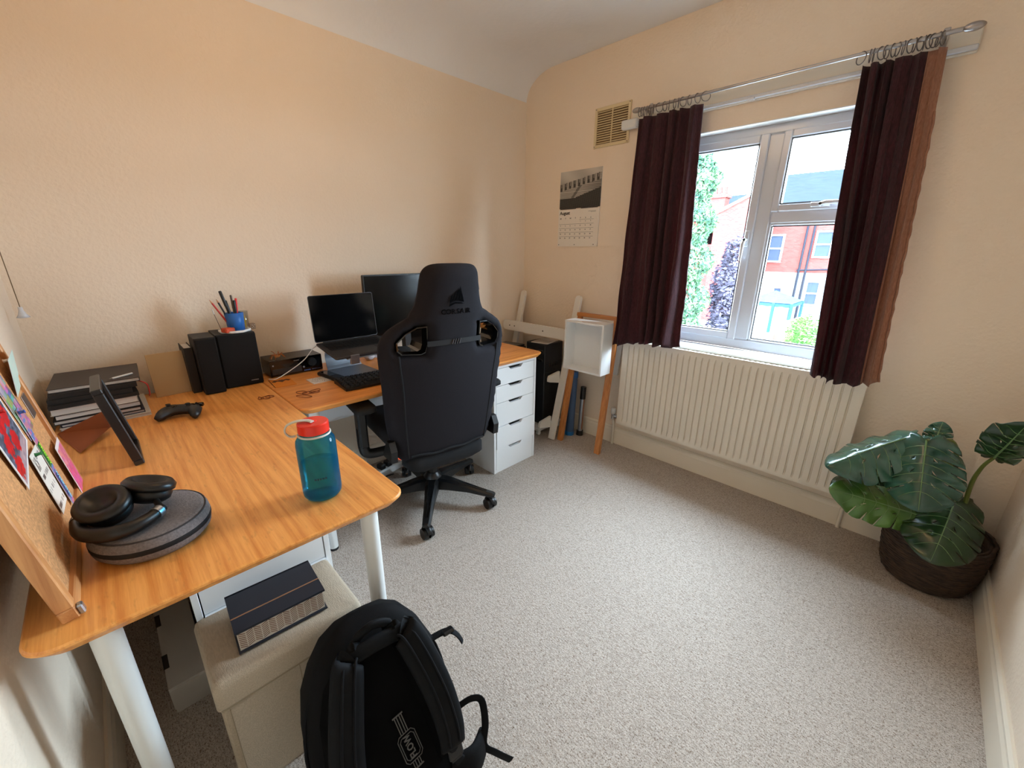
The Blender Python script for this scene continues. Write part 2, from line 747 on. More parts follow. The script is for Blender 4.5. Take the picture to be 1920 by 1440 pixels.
CARPET = carpet_mat()
TH = .12
struct(MB().bx(-TH, W + TH, N0 - TH, L + .24, -.12, 0).build('floor', CARPET))['label'] = 'speckled beige loop pile carpet floor'
struct(MB().bx(-TH, 0, N0 - TH, L + .24, 0, 2.60).build('wall_left', WALL))['label'] = 'cream textured wall behind the desks'
struct(MB().bx(W, W + TH, N0 - TH, L + .24, 0, 2.60).build('wall_right', WALL))['label'] = 'cream wall beside the potted plant'
struct(MB().bx(0, W, N0 - TH, N0, 0, 2.60).build('wall_near', WALL))['label'] = 'cream wall behind the cork board'
w = MB()
w.bx(0, WX0, L, L + .24, 0, 2.60)
w.bx(WX1, W, L, L + .24, 0, 2.60)
w.bx(WX0, WX1, L, L + .24, 0, WZ0 - .02)
w.bx(WX0, WX1, L, L + .24, WZ1, 2.60)
struct(w.build('wall_far', WALL))['label'] = 'cream wall around the window'
REV = mat('white_reveal_paint', (238, 238, 236), .5)
rv = MB()
rv.bx(WX0, WX1, L + .001, L + .08, WZ1 - .004, WZ1)
rv.bx(WX0, WX0 + .004, L + .001, L + .08, WZ0, WZ1)
rv.bx(WX1 - .004, WX1, L + .001, L + .08, WZ0, WZ1)
struct(rv.build('trim_1', REV))['label'] = 'white painted window reveal'

# ceiling with a plastered cove along the desk wall
c = MB()
prof = [(0, 2.275)]
for k in range(1, 13):
    a = radians(90 * k / 12)
    prof.append((.24 * (1 - cos(a)), 2.275 + (ZC - 2.275) * sin(a)))
prof += [(W, ZC)]
ys = [N0, L]
rs = [[(x, y, z) for x, z in prof] for y in ys]
c.rings(rs, False, False, True, closed=False)
top = [(W, 2.62), (0, 2.62)]
c.bx(0, W, N0, L, ZC + .03, 2.62)
struct(c.build('ceiling', CEIL))['label'] = 'white ceiling with curved cove'


def skirting(name, p0, p1, inward, h=.125, t=.016):
    p0, p1, n = Vector((*p0, 0)), Vector((*p1, 0)), Vector((*inward, 0))
    pr = [(0, 0), (t, 0), (t, h - .03), (t * .75, h - .018), (t * .75, h - .008), (t * .4, h), (0, h)]
    m = MB()
    m.rings([[p + n * a + Vector((0, 0, b)) for a, b in pr] for p in (p0, p1)], True, True, False)
    o = struct(m.build(name, SKIRT))
    return o


skirting('baseboard_far', (0, L), (W, L), (0, -1))
skirting('baseboard_left', (0, N0), (0, L), (1, 0))
skirting('baseboard_right', (W, N0), (W, L), (-1, 0))
skirting('baseboard_near', (0, N0), (W, N0), (0, 1))

# ------------------------------------------------------------------ window
GLASS = pane_mat('clear_glazing', (.96, .985, .98), .05)
SEAL = mat('dark_glazing_seal', (70, 74, 76), .6)
win = empty('window_1', ((WX0 + WX1) / 2, L + .1, WZ0))
struct(win)
win['label'] = 'white plastic window with casement and small top light'
IW = Matrix.Translation((-(WX0 + WX1) / 2, -(L + .1), -WZ0))
FY0, FY1 = L + .075, L + .135


def wm():
    m = MB()
    m.M = IW
    return m


MX0, MX1 = 1.555, 1.625      # centre mullion
TZ0, TZ1 = 1.435, 1.495      # transom of the right half
f = wm()
f.bx(WX0, WX0 + .05, FY0, FY1, WZ0, WZ1, .006)
f.bx(WX1 - .05, WX1, FY0, FY1, WZ0, WZ1, .006)
f.bx(WX0 + .05, WX1 - .05, FY0, FY1, WZ0, WZ0 + .055, .006)
f.bx(WX0 + .05, WX1 - .05, FY0, FY1, WZ1 - .045, WZ1, .006)
f.bx(MX0, MX1, FY0, FY1, WZ0 + .055, WZ1 - .045, .006)
f.bx(MX1, WX1 - .05, FY0, FY1, TZ0, TZ1, .006)
f.build('window_frame', WHITE_GLOSS, win)


def sash(name, x0, x1, z0, z1, wd, y0, y1):
    m = wm()
    for a in ((x0, x0 + wd, z0, z1), (x1 - wd, x1, z0, z1), (x0 + wd, x1 - wd, z0, z0 + wd), (x0 + wd, x1 - wd, z1 - wd, z1)):
        m.bx(a[0], a[1], y0, y1, a[2], a[3], .005)
    s = m.build(name, WHITE_GLOSS, win)
    g = wm()
    i = wd
    for a in ((x0 + i, x0 + i + .005, z0 + i, z1 - i), (x1 - i - .005, x1 - i, z0 + i, z1 - i), (x0 + i, x1 - i, z0 + i, z0 + i + .005), (x0 + i, x1 - i, z1 - i - .005, z1 - i)):
        g.bx(a[0], a[1], y0 + .006, y0 + .016, a[2], a[3])
    so = g.build('glazing_seal', SEAL, win)
    p = wm()
    p.bx(x0 + i + .002, x1 - i - .002, y0 + .020, y0 + .024, z0 + i + .002, z1 - i - .002)
    p.build('pane', GLASS, win)
    return s


sash('casement_sash', WX0 + .045, MX0 + .006, WZ0 + .05, WZ1 - .04, .04, FY0 - .012, FY1 - .01)
sash('top_light_sash', MX1 - .004, WX1 - .045, TZ1 - .006, WZ1 - .04, .034, FY0 - .012, FY1 - .01)
sash('fixed_light_bead', MX1 - .002, WX1 - .048, WZ0 + .053, TZ0 + .002, .012, FY0 + .004, FY1 - .01)
for hx, hz, vert in ((1.537, 1.36, True), (1.83, 1.512, False)):
    h = wm()
    y = FY0 - .012
    if vert:
        h.bx(hx - .011, hx + .011, y - .012, y, hz - .035, hz + .045, .004)
        h.tube([(hx, y - .012, hz), (hx, y - .036, hz), (hx - .004, y - .040, hz - .02), (hx - .004, y - .040, hz - .105)], [.009, .009, .009, .006], 10)
    else:
        h.bx(hx - .045, hx + .035, y - .012, y, hz - .011, hz + .011, .004)
        h.tube([(hx, y - .012, hz), (hx, y - .036, hz), (hx + .02, y - .040, hz + .004), (hx + .105, y - .040, hz + .004)], [.009, .009, .009, .006], 10)
    ho = h.build('handle', WHITE_GLOSS, win)
    k = wm()
    k.cyl((hx, y - .046, hz), (hx, y - .034, hz), .006, n=12)
    k.build('key_button', BLACK, ho)
s = wm()
pr = [(L - .045, WZ0 - .022), (L - .05, WZ0 - .016), (L - .05, WZ0 - .008), (L - .043, WZ0), (L + .08, WZ0), (L + .08, WZ0 - .022)]
s.prism(pr, WX0 - .05, WX1 + .05, 0)
s.build('window_sill', mat('white_sill_gloss', (234, 238, 241), .25, coat=.2), win)

# ------------------------------------------------------------------ curtain rail on its painted batten
bo = MB()
bo.bx(.85, 2.20, L - .018, L, 1.975, 2.050, .003)
bd = struct(bo.build('trim_2', mat('cream_batten_paint', (226, 218, 204), .5)))
bd['label'] = 'painted timber batten above the window'
tr = empty('curtain_track', (1.5, L - .02, 1.99))
tag(tr, 'slim white plastic curtain track along the batten over the window', 'curtain track')
m = MB()
m.bx(-.665, .70, -.014, 0, -.011, .006, .003)
m.build('track', WHITE_GLOSS, tr)
m = MB()
m.bx(-.03, -.005, -.020, -.002, -.016, -.002, .003)
m.build('glider', WHITE_GLOSS, tr)
m = MB()
m.bx(-.70, -.60, -.030, .004, -.026, .022, .006)
m.build('end_cap', mat('milky_plastic', (226, 228, 226), .3), tr)

RY, RZ = L - .08, 2.035
pole = empty('curtain_pole', (1.55, RY, RZ))
tag(pole, 'thin silver curtain pole with oval end finials above the window', 'curtain pole')
STEEL = mat('satin_steel', (176, 172, 170), .28, metal=.95)
m = MB()
m.cyl((-.61, 0, 0), (.60, 0, 0), .0075, n=14)
m.build('rod', STEEL, pole)
for sx_ in (-1, 1):
    m = MB()
    x = -.61 if sx_ < 0 else .60
    m.sphere((x + sx_ * .026, 0, 0), .014, 14, 8, sx=2.1)
    m.build('finial', STEEL, pole)
    m = MB()
    xb = -.585 if sx_ < 0 else .555
    m.bx(xb - .009, xb + .009, .055, .062, -.035, .035, .002)
    m.bx(xb - .006, xb + .006, .004, .056, -.012, -.004, .001)
    m.tube([(xb, .0095 * cos(a), .0095 * sin(a)) for a in [pi * 1.0 + pi * k / 8 for k in range(9)]], .003, 6)
    m.build('bracket', STEEL, pole)

# curtains ------------------------------------------------------------
BURG = cloth('burgundy_weave', (50, 23, 30), .42, (96, 46, 56), (240, 240, 50), (74, 24, 30))
LINING = cloth('tan_lining', (152, 104, 80), .2, (174, 126, 100), (200, 200, 60))


def curtain(name, label, top, bot, z_top, z_bot, nf, amp, seed, lining_from=None, skew=0.0, zdrop=None):
    rnd = random.Random(seed)
    ph = [rnd.uniform(-.5, .5) for _ in range(nf + 2)]
    aw = [rnd.uniform(.45, 1.2) for _ in range(nf + 2)]
    root = empty(name, ((bot[0] + bot[1]) / 2, RY, z_bot))
    tag(root, label, 'curtain')
    cx, cz = (bot[0] + bot[1]) / 2, z_bot

    def surf(u, v, off):
        # u across, v from top to bottom
        x = (top[0] * (1 - v) + bot[0] * v) + u * ((top[1] - top[0]) * (1 - v) + (bot[1] - bot[0]) * v)
        k = u * nf
        i = int(min(k, nf - 1e-6))
        fr = k - i
        a = (aw[i] * (1 - fr) + aw[i + 1] * fr) * amp * (.55 + .6 * v)
        wp = .42 * sin(5.1 * u + seed) + .26 * sin(10.7 * u + 2 * seed) + .10 * sin(19 * u + 3 * v)
        w_ = sin(2 * pi * (k + wp * (.4 + .6 * v)))
        w_ = (.72 * w_ + .28 * sin(4 * pi * (k + wp) + 1.3) * (1 - .6 * v))
        y = a * w_ + .006 * sin(23 * v + 9 * u) * v - .080 * v
        x += .007 * sin(4 * v + 3 * u + seed) * v + .005 * cos(2 * pi * k * 2)
        zz = z_top - cz - v * (z_top - z_bot)
        if zdrop:
            zz += zdrop(u) * v
        zz += .006 * sin(2 * pi * k + 1) * (v > .97)
        return Vector((x - cx, y + off, zz))
    nu, nv = nf * 14, 44

    def sheet(u0, u1, m_, nm):
        n_ = max(4, int(nu * (u1 - u0)))
        mb = MB()
        fr = [[surf(u0 + (u1 - u0) * i / n_, j / nv, -.003) for i in range(n_ + 1)] for j in range(nv + 1)]
        bk = [[surf(u0 + (u1 - u0) * i / n_, j / nv, .003) for i in range(n_ + 1)] for j in range(nv + 1)]
        vs = [p for r in fr for p in r] + [p for r in bk for p in r]
        K, T_ = n_ + 1, (n_ + 1) * (nv + 1)
        fs = []
        for j in range(nv):
            for i in range(n_):
                a = j * K + i
                fs.append((a, a + 1, a + K + 1, a + K))
                fs.append((T_ + a + K, T_ + a + K + 1, T_ + a + 1, T_ + a))
            fs.append((j * K, (j + 1) * K, T_ + (j + 1) * K, T_ + j * K))
            fs.append((j * K + n_, T_ + j * K + n_, T_ + (j + 1) * K + n_, (j + 1) * K + n_))
        for i in range(n_):
            fs.append((i, T_ + i, T_ + i + 1, i + 1))
            b_ = nv * K
            fs.append((b_ + i, b_ + i + 1, T_ + b_ + i + 1, T_ + b_ + i))
        mb.add(vs, fs, True)
        return mb.build(nm, m_, root)
    if lining_from:
        sheet(0, lining_from, BURG, 'drape')
        sheet(lining_from, 1, LINING, 'lining_edge')
    else:
        sheet(0, 1, BURG, 'drape')
    # crinkled side hem
    hm = MB()
    for uu in ([0.997] if name else []):
        pts = [surf(uu, j / 60, -.005 + .002 * sin(j * 2.1)) + Vector((.0015 * sin(j * 1.7), 0, 0)) for j in range(10, 61)]
        hm.tube(pts, [.0035 + .0012 * abs(sin(j * 1.3)) for j in range(51)], 6)
    hm.build('hem', BURG if not lining_from else LINING, root)
    return root


curtain('curtain', 'short dark burgundy curtain hanging beside the wall calendar', (.925, 1.272), (.925, 1.340), 1.992, .762, 5, .046, 3,
        zdrop=lambda u: -.03 + .05 * min(1, u * 2))
curtain('curtain', 'short dark burgundy curtain with tan lining hanging on the plant side', (1.885, 2.118), (1.962, 2.205), 1.992, .765, 5, .050, 11, lining_from=.79,
        zdrop=lambda u: .015 - .03 * sin(pi * u))

ring_me = None
rnd = random.Random(5)
lx = [.932, .945, .958, .975, .99, 1.012, 1.045, 1.075, 1.098, 1.128, 1.148, 1.172, 1.205, 1.245, 1.285]
rx = [1.878, 1.905, 1.915, 1.938, 1.952, 1.972, 1.985, 2.000, 2.018, 2.030, 2.045, 2.056, 2.068, 2.080, 2.092, 2.104]
GREY_STEEL = mat('dull_steel_ring', (120, 116, 114), .35, metal=.9)
for k, x in enumerate(lx + rx):
    left = k < len(lx)
    a = rnd.uniform(-.5, .5) if k not in (len(lx) - 1, len(lx)) else .9 * (-1 if left else 1)
    if ring_me is None:
        mb = MB()
        mb.tube([(0, .021 * sin(2 * pi * j / 20), -.013 + .021 * cos(2 * pi * j / 20)) for j in range(20)], .0018, 6, loop=True)
        ring = mb.build('curtain_ring', GREY_STEEL)
        ring_me = ring.data
    else:
        ring = bpy.data.objects.new('curtain_ring', ring_me)
        COL.objects.link(ring)
    ring.location = (x, RY, RZ)
    ring.rotation_euler = (0, 0, a)
    if left:
        tag(ring, 'small steel curtain ring on the pole above the curtain beside the calendar', 'curtain ring', 'rings of the calendar-side curtain')
    else:
        tag(ring, 'small steel curtain ring on the pole above the plant-side curtain', 'curtain ring', 'rings of the plant-side curtain')

# ------------------------------------------------------------------ vent grille
VENT = mat('cream_vent_plastic', (222, 202, 160), .5)
v = empty('vent_grille', (.71, L, 1.905))
tag(v, 'cream louvred ventilation grille on the wall above the calendar', 'vent')
m = MB()
for a in ((-.122, -.105, 0, .215), (.105, .122, 0, .215), (-.105, .105, 0, .018), (-.105, .105, .197, .215)):
    m.bx(a[0], a[1], -.010, 0, a[2], a[3], .002)
m.build('vent_frame', VENT, v)
MB().bx(-.105, .105, -.002, 0, .018, .197).build('backing', mat('vent_shade_backing', (104, 80, 52), .8), v)  # shade of the cavity behind the louvres, painted as a dark sheet
MB().bx(-.003, .003, -.009, -.001, .018, .197).build('centre_bar', VENT, v)
sl = None
for k in range(14):
    z = .024 + k * .0127
    if sl is None:
        mb = MB()
        mb.add([(-.105, -.001, .007), (.105, -.001, .007), (.105, -.009, 0), (-.105, -.009, 0), (-.105, -.001, .0045), (.105, -.001, .0045), (.105, -.009, -.0025), (-.105, -.009, -.0025)],
               [(0, 1, 2, 3), (7, 6, 5, 4), (3, 2, 6, 7), (0, 4, 5, 1), (0, 3, 7, 4), (1, 5, 6, 2)])
        o = mb.build('louvre', VENT, v)
        sl = o.data
    else:
        o = bpy.data.objects.new('louvre', sl)
        COL.objects.link(o)
        o.parent = v
    o.location = (0, 0, z)
for x, z in ((-.114, .207), (.114, .207), (-.114, .008), (.114, .008)):
    MB().cyl((x, -.0115, z), (x, -.009, z), .003, n=8).build('screw', GREY_STEEL, v)

# ------------------------------------------------------------------ wall calendar
cal = empty('wall_calendar', (.5, L, 1.329))
tag(cal, 'wall calendar open at August with a black and white photograph', 'calendar')


def calphoto(u, v):
    # rows of terraced houses with chimneys on a hillside, grey sky above
    n = .5 + .5 * sin(u * 91.7 + v * 57.3) * sin(u * 33.1 - v * 71.9)
    ridge = .50 + .22 * u
    if v > ridge + .16:
        g = 150 + 40 * v + 12 * sin(u * 9 + v * 7)
    elif v > ridge - .02:
        k = (u * 9.0) % 1
        g = 45 + 30 * n if (k < .55 and v < ridge + .06 + .10 * (1 if k < .22 or .33 < k < .5 else 0)) else 150 + 20 * n
    elif v > .27 + .30 * max(0, u - .35) * (1.2 if u > .35 else 0):
        g = 178 - 45 * (((v * 24) % 1) < .35) - 55 * (abs(u - .33 - (v - .3) * .6) < .035)
        if u > .55:
            g -= 90 * (u - .55)
    else:
        g = 38 + 24 * n
    return (g, g * .96, g * .90)


printed('photo_page', ((-.165, -.004, .243), (.165, -.004, .243), (-.165, -.004, .472)), calphoto, 72, 54, cal, .003)
pg = MB()
pg.bx(-.166, .164, -.010, -.001, 0, .238)
page = pg.build('date_page', mat('calendar_paper', (236, 228, 216), .6), cal)
m = MB()
for k in range(30):
    x = -.15 + k * .0102
    if abs(x) < .02:
        continue
    m.bx(x - .0015, x + .0015, -.013, -.002, .236, .247, .0006)
stuff(m.build('wire_binding', GREY_STEEL, cal))


def wall_text(txt, size, x, z, mt=INK, bold=0.0):
    return lettering('lettering', txt, size, Matrix.Translation((x, -.0105, z)) @ Matrix.Rotation(pi / 2, 4, 'X'), mt, page, .0002, bold)


wall_text('August', .030, -.112, .214, INK, .0008)
cx7 = [-.145 + .0415 * k for k in range(7)]
for k, d in enumerate('MTWTFSS'):
    wall_text(d, .012, cx7[k], .180, INK, .0003)
day = 1
lines = MB()
for row in range(5):
    z = .160 - row * .0265
    x0 = cx7[4] - .01 if row == 0 else cx7[0] - .012
    lines.bx(x0, cx7[6] + .024, -.0106, -.010, z + .0098, z + .0110)
    for k in range(7):
        if row == 0 and k < 4:
            continue
        wall_text(str(day), .0105, cx7[k], z, INK, .0002)
        day += 1
lines.build('rule_lines', INK, page)
m = MB()
m.bx(.08, .14, -.0106, -.010, .218, .2195)
m.bx(.10, .14, -.0106, -.010, .213, .2142)
m.build('fine_print', INK, page)
for x in (-.155, -.02, .135):
    MB().cyl((x, -.0108, .012), (x, -.010, .012), .003, n=10).build('punch_mark', INK, page)

# ------------------------------------------------------------------ radiator
RAD = mat('cream_radiator_enamel', (233, 224, 208), .35)
rx0, rx1, rz0, rz1, ry = .968, 2.168, .190, .762, L - .085
rad = empty('radiator', ((rx0 + rx1) / 2, L - .05, rz0))
tag(rad, 'long cream panel radiator with vertical ribs under the window', 'radiator')
IR = Matrix.Translation((-(rx0 + rx1) / 2, -(L - .05), -rz0))
m = MB()
m.M = IR
# ribbed pressed front: raised flutes separated by narrow grooves
nr = 33
pit = (rx1 - rx0 - .05) / nr
z_lo, z_hi = rz0 + .030, rz1 - .035


def section(dep):
    pts = [(rx0, 0.0), (rx0 + .022, 0.0)]
    for k in range(nr):
        a = rx0 + .025 + k * pit
        pts += [(a + pit * .36, 0), (a + pit * .45, dep), (a + pit * .55, dep), (a + pit * .64, 0)]
    pts += [(rx1 - .022, 0.0), (rx1, 0.0)]
    return pts


rows = [(rz0, 0), (z_lo - .012, 0), (z_lo + .012, .009), (z_hi - .012, .009), (z_hi + .012, 0), (rz1, 0)]
m.rings([[(x, ry + d, z) for x, d in section(dp)] for z, dp in rows], False, False, False, closed=False)
m.bx(rx0, rx1, ry + .0095, ry + .02, rz0, rz1)
m.build('front_panel', RAD, rad)
m = MB()
m.M = IR
m.bx(rx0 + .004, rx1 - .004, L - .045, L - .03, rz0 + .005, rz1 - .005, .003)
m.build('rear_panel', RAD, rad)
for x in (rx0 - .002, rx1 - .001):
    m = MB()
    m.M = IR
    m.bx(x, x + .003, ry + .001, L - .03, rz0 + .002, rz1 + .001)
    m.build('end_panel', RAD, rad)
m = MB()
m.M = IR
m.bx(rx0, rx1, ry + .001, ry + .010, rz1 - .004, rz1 + .002)
m.bx(rx0, rx1, L - .040, L - .030, rz1 - .004, rz1 + .002)
for k in range(48):
    x = rx0 + .02 + k * (rx1 - rx0 - .04) / 47
    m.bx(x - .006, x + .006, ry + .009, L - .039, rz1 - .004, rz1 + .001)
m.build('top_grille', RAD, rad)
for x, sg in ((rx0 - .052, -1), (rx1 + .040, 1)):
    m = MB()
    m.M = IR
    m.tube([(x, L - .028, 0.0), (x, L - .028, .15), (x, L - .045, .20)], .0085, 12)
    m.build('pipe', RAD, rad)
    if sg < 0:
        m = MB()
        m.M = IR
        m.cyl((x, L - .045, .195), (x, L - .045, .235), .012, n=14)
        m.cyl((x, L - .045, .217), (rx0 + .01, L - .045, .217), .010, n=12)
        m.cyl((x + .018, L - .045, .217), (x + .032, L - .045, .217), .015, n=6)
        m.build('valve', CHROME, rad)
        m = MB()
        m.M = IR
        m.lathe([(.012, .232), (.016, .236), (.017, .268), (.012, .275), (0, .275)], (x, L - .045, 0), 14)
        m.build('valve_cap', WHITE, rad)
    else:
        m = MB()
        m.M = IR
        m.cyl((x, L - .045, .205), (rx1 - .01, L - .045, .205), .010, n=12)
        m.build('valve', CHROME, rad)

# ------------------------------------------------------------------ light pull cord by the corner
pc = empty('light_pull_cord', (.185, N0 + .035, 1.075))
tag(pc, 'white plastic acorn on a ceiling light pull cord near the wall corner', 'pull cord')
MB().tube([(0, 0, .03), (.001, 0, .6), (0, 0, ZC - 1.075)], .0013, 6).build('cord', mat('brown_cord', (120, 96, 66), .8), pc)
MB().lathe([(.0, .034), (.005, .034), (.006, .022), (.010, .010), (.016, .0), (.012, -.001), (0, -.001)], n=18).build('acorn', WHITE_GLOSS, pc)
MB().lathe([(.036, ZC - 1.075), (.034, ZC - 1.105), (0, ZC - 1.108)], n=20).build('ceiling_switch', WHITE_GLOSS, pc)

# ------------------------------------------------------------------ paper globe pendant in the middle of the ceiling
pd = empty('pendant_lamp', (1.12, .85, ZC))
tag(pd, 'lit white paper globe pendant hanging from the middle of the ceiling', 'lamp')
MB().lathe([(.045, 0), (.042, -.018), (0, -.020)], n=20).build('ceiling_rose', WHITE_GLOSS, pd)
MB().tube([(0, 0, -.018), (0, 0, -.05)], .003, 6).build('flex', WHITE, pd)
gm = MB()
gm.sphere((0, 0, -.215), .17, 32, 20)
gl_, gt_, gb_ = new_mat('glowing_paper_globe')
gb_.inputs['Base Color'].default_value = (.8, .78, .7, 1)
gb_.inputs['Emission Color'].default_value = (1.0, .62, .29, 1)
gb_.inputs['Emission Strength'].default_value = LAMP_GLOW
gm.build('paper_globe', gl_, pd)
# ================================================================== desks
BAM_X = wood('bamboo_grain_across_room', (214, 130, 56), (246, 174, 94), 0, 1.0, .36, .14)
BAM_Y = wood('bamboo_grain_along_wall', (210, 124, 50), (242, 164, 84), 1, 1.0, .36, .14)


def desk(name, label, x0, x1, y0, y1, m_, legs):
    r = empty(name, ((x0 + x1) / 2, (y0 + y1) / 2, 0))
    tag(r, label, 'desk', 'bamboo desks')
    cx, cy = (x0 + x1) / 2, (y0 + y1) / 2
    mb = MB()
    rs = []
    for ins, z in ((.016, ZT - .026), (.004, ZT - .012), (0, ZT - .007), (.0, ZT - .003), (.003, ZT)):
        rs.append([(x - cx, y - cy, z) for x, y in rrect(x0 + ins, x1 - ins, y0 + ins, y1 - ins, .045 - ins * .5, 8)])
    mb.rings(rs, True, True, False)
    mb.build('tabletop', m_, r)
    for lx_, ly_ in legs:
        l = MB()
        l.cyl((lx_ - cx, ly_ - cy, .012), (lx_ - cx, ly_ - cy, ZT - .030), .0195, .0215, 20)
        l.cyl((lx_ - cx, ly_ - cy, ZT - .030), (lx_ - cx, ly_ - cy, ZT - .026), .030, n=20)
        lo = l.build('leg', LEGW, r)
        f_ = MB()
        f_.cyl((lx_ - cx, ly_ - cy, 0), (lx_ - cx, ly_ - cy, .013), .0195, n=20)
        f_.build('foot_cap', RUBBER, lo)
    return r


desk('bamboo_desk', 'bamboo topped desk with white legs holding the cork board and water bottle', .045, 1.455, .005, .657, BAM_X,
     ((1.405, .572), (1.405, .092), (.10, .09), (.10, .57)))
desk('bamboo_desk', 'bamboo topped desk with white legs holding the laptop and monitor', .040, .693, .6595, 2.062, BAM_Y,
     ((.622, .722), (.10, .722)))


# ================================================================== drawer units
def drawer_unit(label, x1, y0, y1, depth, top, pulls, hs=(.105, .105, .150, .145, .140)):
    r = empty('drawer_unit', (x1 - depth / 2, (y0 + y1) / 2, 0))
    tag(r, label, 'drawer unit')
    ox, oy = x1 - depth / 2, (y0 + y1) / 2
    T_ = Matrix.Translation((-ox, -oy, 0))
    b = MB()
    b.M = T_
    x0 = x1 - depth
    b.bx(x0, x1, y0, y0 + .016, 0, top, .001)
    b.bx(x0, x1, y1 - .016, y1, 0, top, .001)
    b.bx(x0, x1 - .002, y0 + .016, y1 - .016, top - .022, top)
    b.bx(x0, x1 - .004, y0 + .016, y1 - .016, .0, .018)
    b.bx(x0, x0 + .01, y0 + .016, y1 - .016, .018, top - .022)
    b.build('carcass', WHITE_FOIL, r)
    k_ = (top - .042) / sum(hs)
    z = top - .023
    for i, h in enumerate(hs):
        h *= k_
        zt, zb = z - .0015, z - h + .0015
        z -= h
        p = pulls[i]
        ya, yb = y0 + .019, y1 - .019
        yc = (ya + yb) / 2
        poly = [(ya, zb), (yb, zb), (yb, zt), (yc + .060, zt), (yc + .042, zt - .018), (yc - .042, zt - .018), (yc - .060, zt), (ya, zt)]
        d = MB()
        d.M = T_
        d.prism(poly, x1 - .019 + p, x1 - .001 + p, 0)
        do = d.build('drawer', WHITE_FOIL, r)
        bx_ = MB()
        bx_.M = T_
        q = x1 - .0195 + p
        bx_.bx(q - .010, q, ya + .012, yb - .012, zb + .008, zt - .045)
        bx_.bx(x0 + .03, q, ya + .006, ya + .014, zb + .008, zt - .045)
        bx_.bx(x0 + .03, q, yb - .014, yb - .006, zb + .008, zt - .045)
        bx_.bx(x0 + .03, q, ya + .006, yb - .006, zb + .004, zb + .012)
        bx_.build('drawer_box', WHITE_FOIL, do)
    return r


drawer_unit('white five drawer unit with cut-out handles standing behind the gaming chair', .653, 1.682, 2.037, .58, .684, [0, 0, 0, .006, 0])
drawer_unit('white drawer unit tucked under the desk behind the beige storage box', 1.100, .207, .562, .58, .682, [.0, .010, .0, .0], (.299, .12, .11, .111))

# ================================================================== white cardboard box on the carpet
cb = empty('cardboard_box', (.79, .154, 0))
tag(cb, 'flat white cardboard box lying on the carpet under the desk', 'box')
CARDB = mat('white_cardboard', (196, 190, 182), .75)
MB().bx(-.27, .208, -.044, .044, 0, .093).build('box_body', CARDB, cb)
m = MB()
m.prism([(-.272, -.046), (.212, -.046), (.212, .046), (-.272, .046)], .093, .100)
lid = m.build('lid', CARDB, cb)
for x in (-.10, .10):
    MB().bx(x - .03, x + .03, -.0475, -.034, .082, .1012, .001).build('tab_slot_shade_patch', mat('slot_shade_board', (52, 42, 36), .9), lid)  # dark patch: the shade inside the lid slot is put into the colour
MB().bx(.205, .214, -.046, .046, .02, .093, .001).build('front_flap', CARDB, cb)

# ================================================================== beige fabric storage box (ottoman)
LINEN = mat('beige_linen', (188, 172, 150), .9, noise=.10, nscale=260, bump=.6, bscale=520, stretch=(.25, 1, 1))
ot = empty('storage_ottoman', (1.245, .369, 0))
tag(ot, 'beige linen folding storage ottoman in front of the under-desk drawers', 'ottoman')
m = MB()
m.rings([[(x, y, z) for x, y in rrect(-.117 + i, .117 - i, -.166 + i, .166 - i, .012, 3)] for i, z in ((.003, 0), (0, .01), (0, .30))], True, True, False)
m.build('box_body', LINEN, ot)
m = MB()
m.rings([[(x, y, z - s_ * max(0, 1 - (x / .12) ** 2) * max(0, 1 - (y / .17) ** 2)) for x, y in rrect(-.123 + i, .123 - i, -.172 + i, .172 - i, .014, 3)]
         for i, z, s_ in ((0, .305, 0), (0, .360, 0), (.004, .374, 0), (.012, .380, 0), (.05, .380, .010), (.09, .380, .012))], True, True, True)
m.build('lid', LINEN, ot)
m = MB()
for y in (-.15, .0, .15):
    m.bx(.1172, .1182, y - .0008, y + .0008, .01, .30)
m.bx(.1225, .1240, -.165, .165, .304, .309)
m.build('seam', mat('seam_thread', (150, 134, 110), .9), ot)

# ================================================================== navy keepsake box
NAVY = mat('navy_card', (30, 34, 46), .55)
COPPER = mat('copper_foil', (176, 132, 96), .35, metal=.6)
kb = empty('keepsake_box', (1.255, .367, .3805), radians(-3))
tag(kb, 'navy box with copper line and herringbone side lying on the beige ottoman', 'box')
m = MB()
m.bx(-.070, .060, -.097, .097, .004, .058)
m.build('box_body', mat('cream_box_paper', (206, 196, 182), .7), kb)
m = MB()
m.bx(-.074, .066, -.101, .101, .058, .064)
m.bx(-.074, .066, -.101, .101, 0, .004)
m.bx(-.075, -.070, -.101, .101, 0, .064)
cv = m.build('cover', NAVY, kb)
m = MB()
m.bx(.014, .018, -.1005, .1005, .0635, .0645)
m.build('copper_line', COPPER, cv)
m = MB()
for k in range(12):
    y = -.088 + k * .016
    s_ = 1 if k % 2 else -1
    for j in range(8):
        z = .010 + j * .0055
        m.add([(.0603, y - .007, z - s_ * .003), (.0603, y + .007, z + s_ * .003), (.0603, y + .007, z + s_ * .003 + .0017), (.0603, y - .007, z - s_ * .003 + .0017),
               (.0609, y - .007, z - s_ * .003), (.0609, y + .007, z + s_ * .003), (.0609, y + .007, z + s_ * .003 + .0017), (.0609, y - .007, z - s_ * .003 + .0017)],
              [(0, 1, 2, 3), (7, 6, 5, 4), (0, 4, 5, 1), (2, 6, 7, 3)])
stuff(m.build('herringbone_print', mat('brown_print', (120, 84, 62), .7), kb))

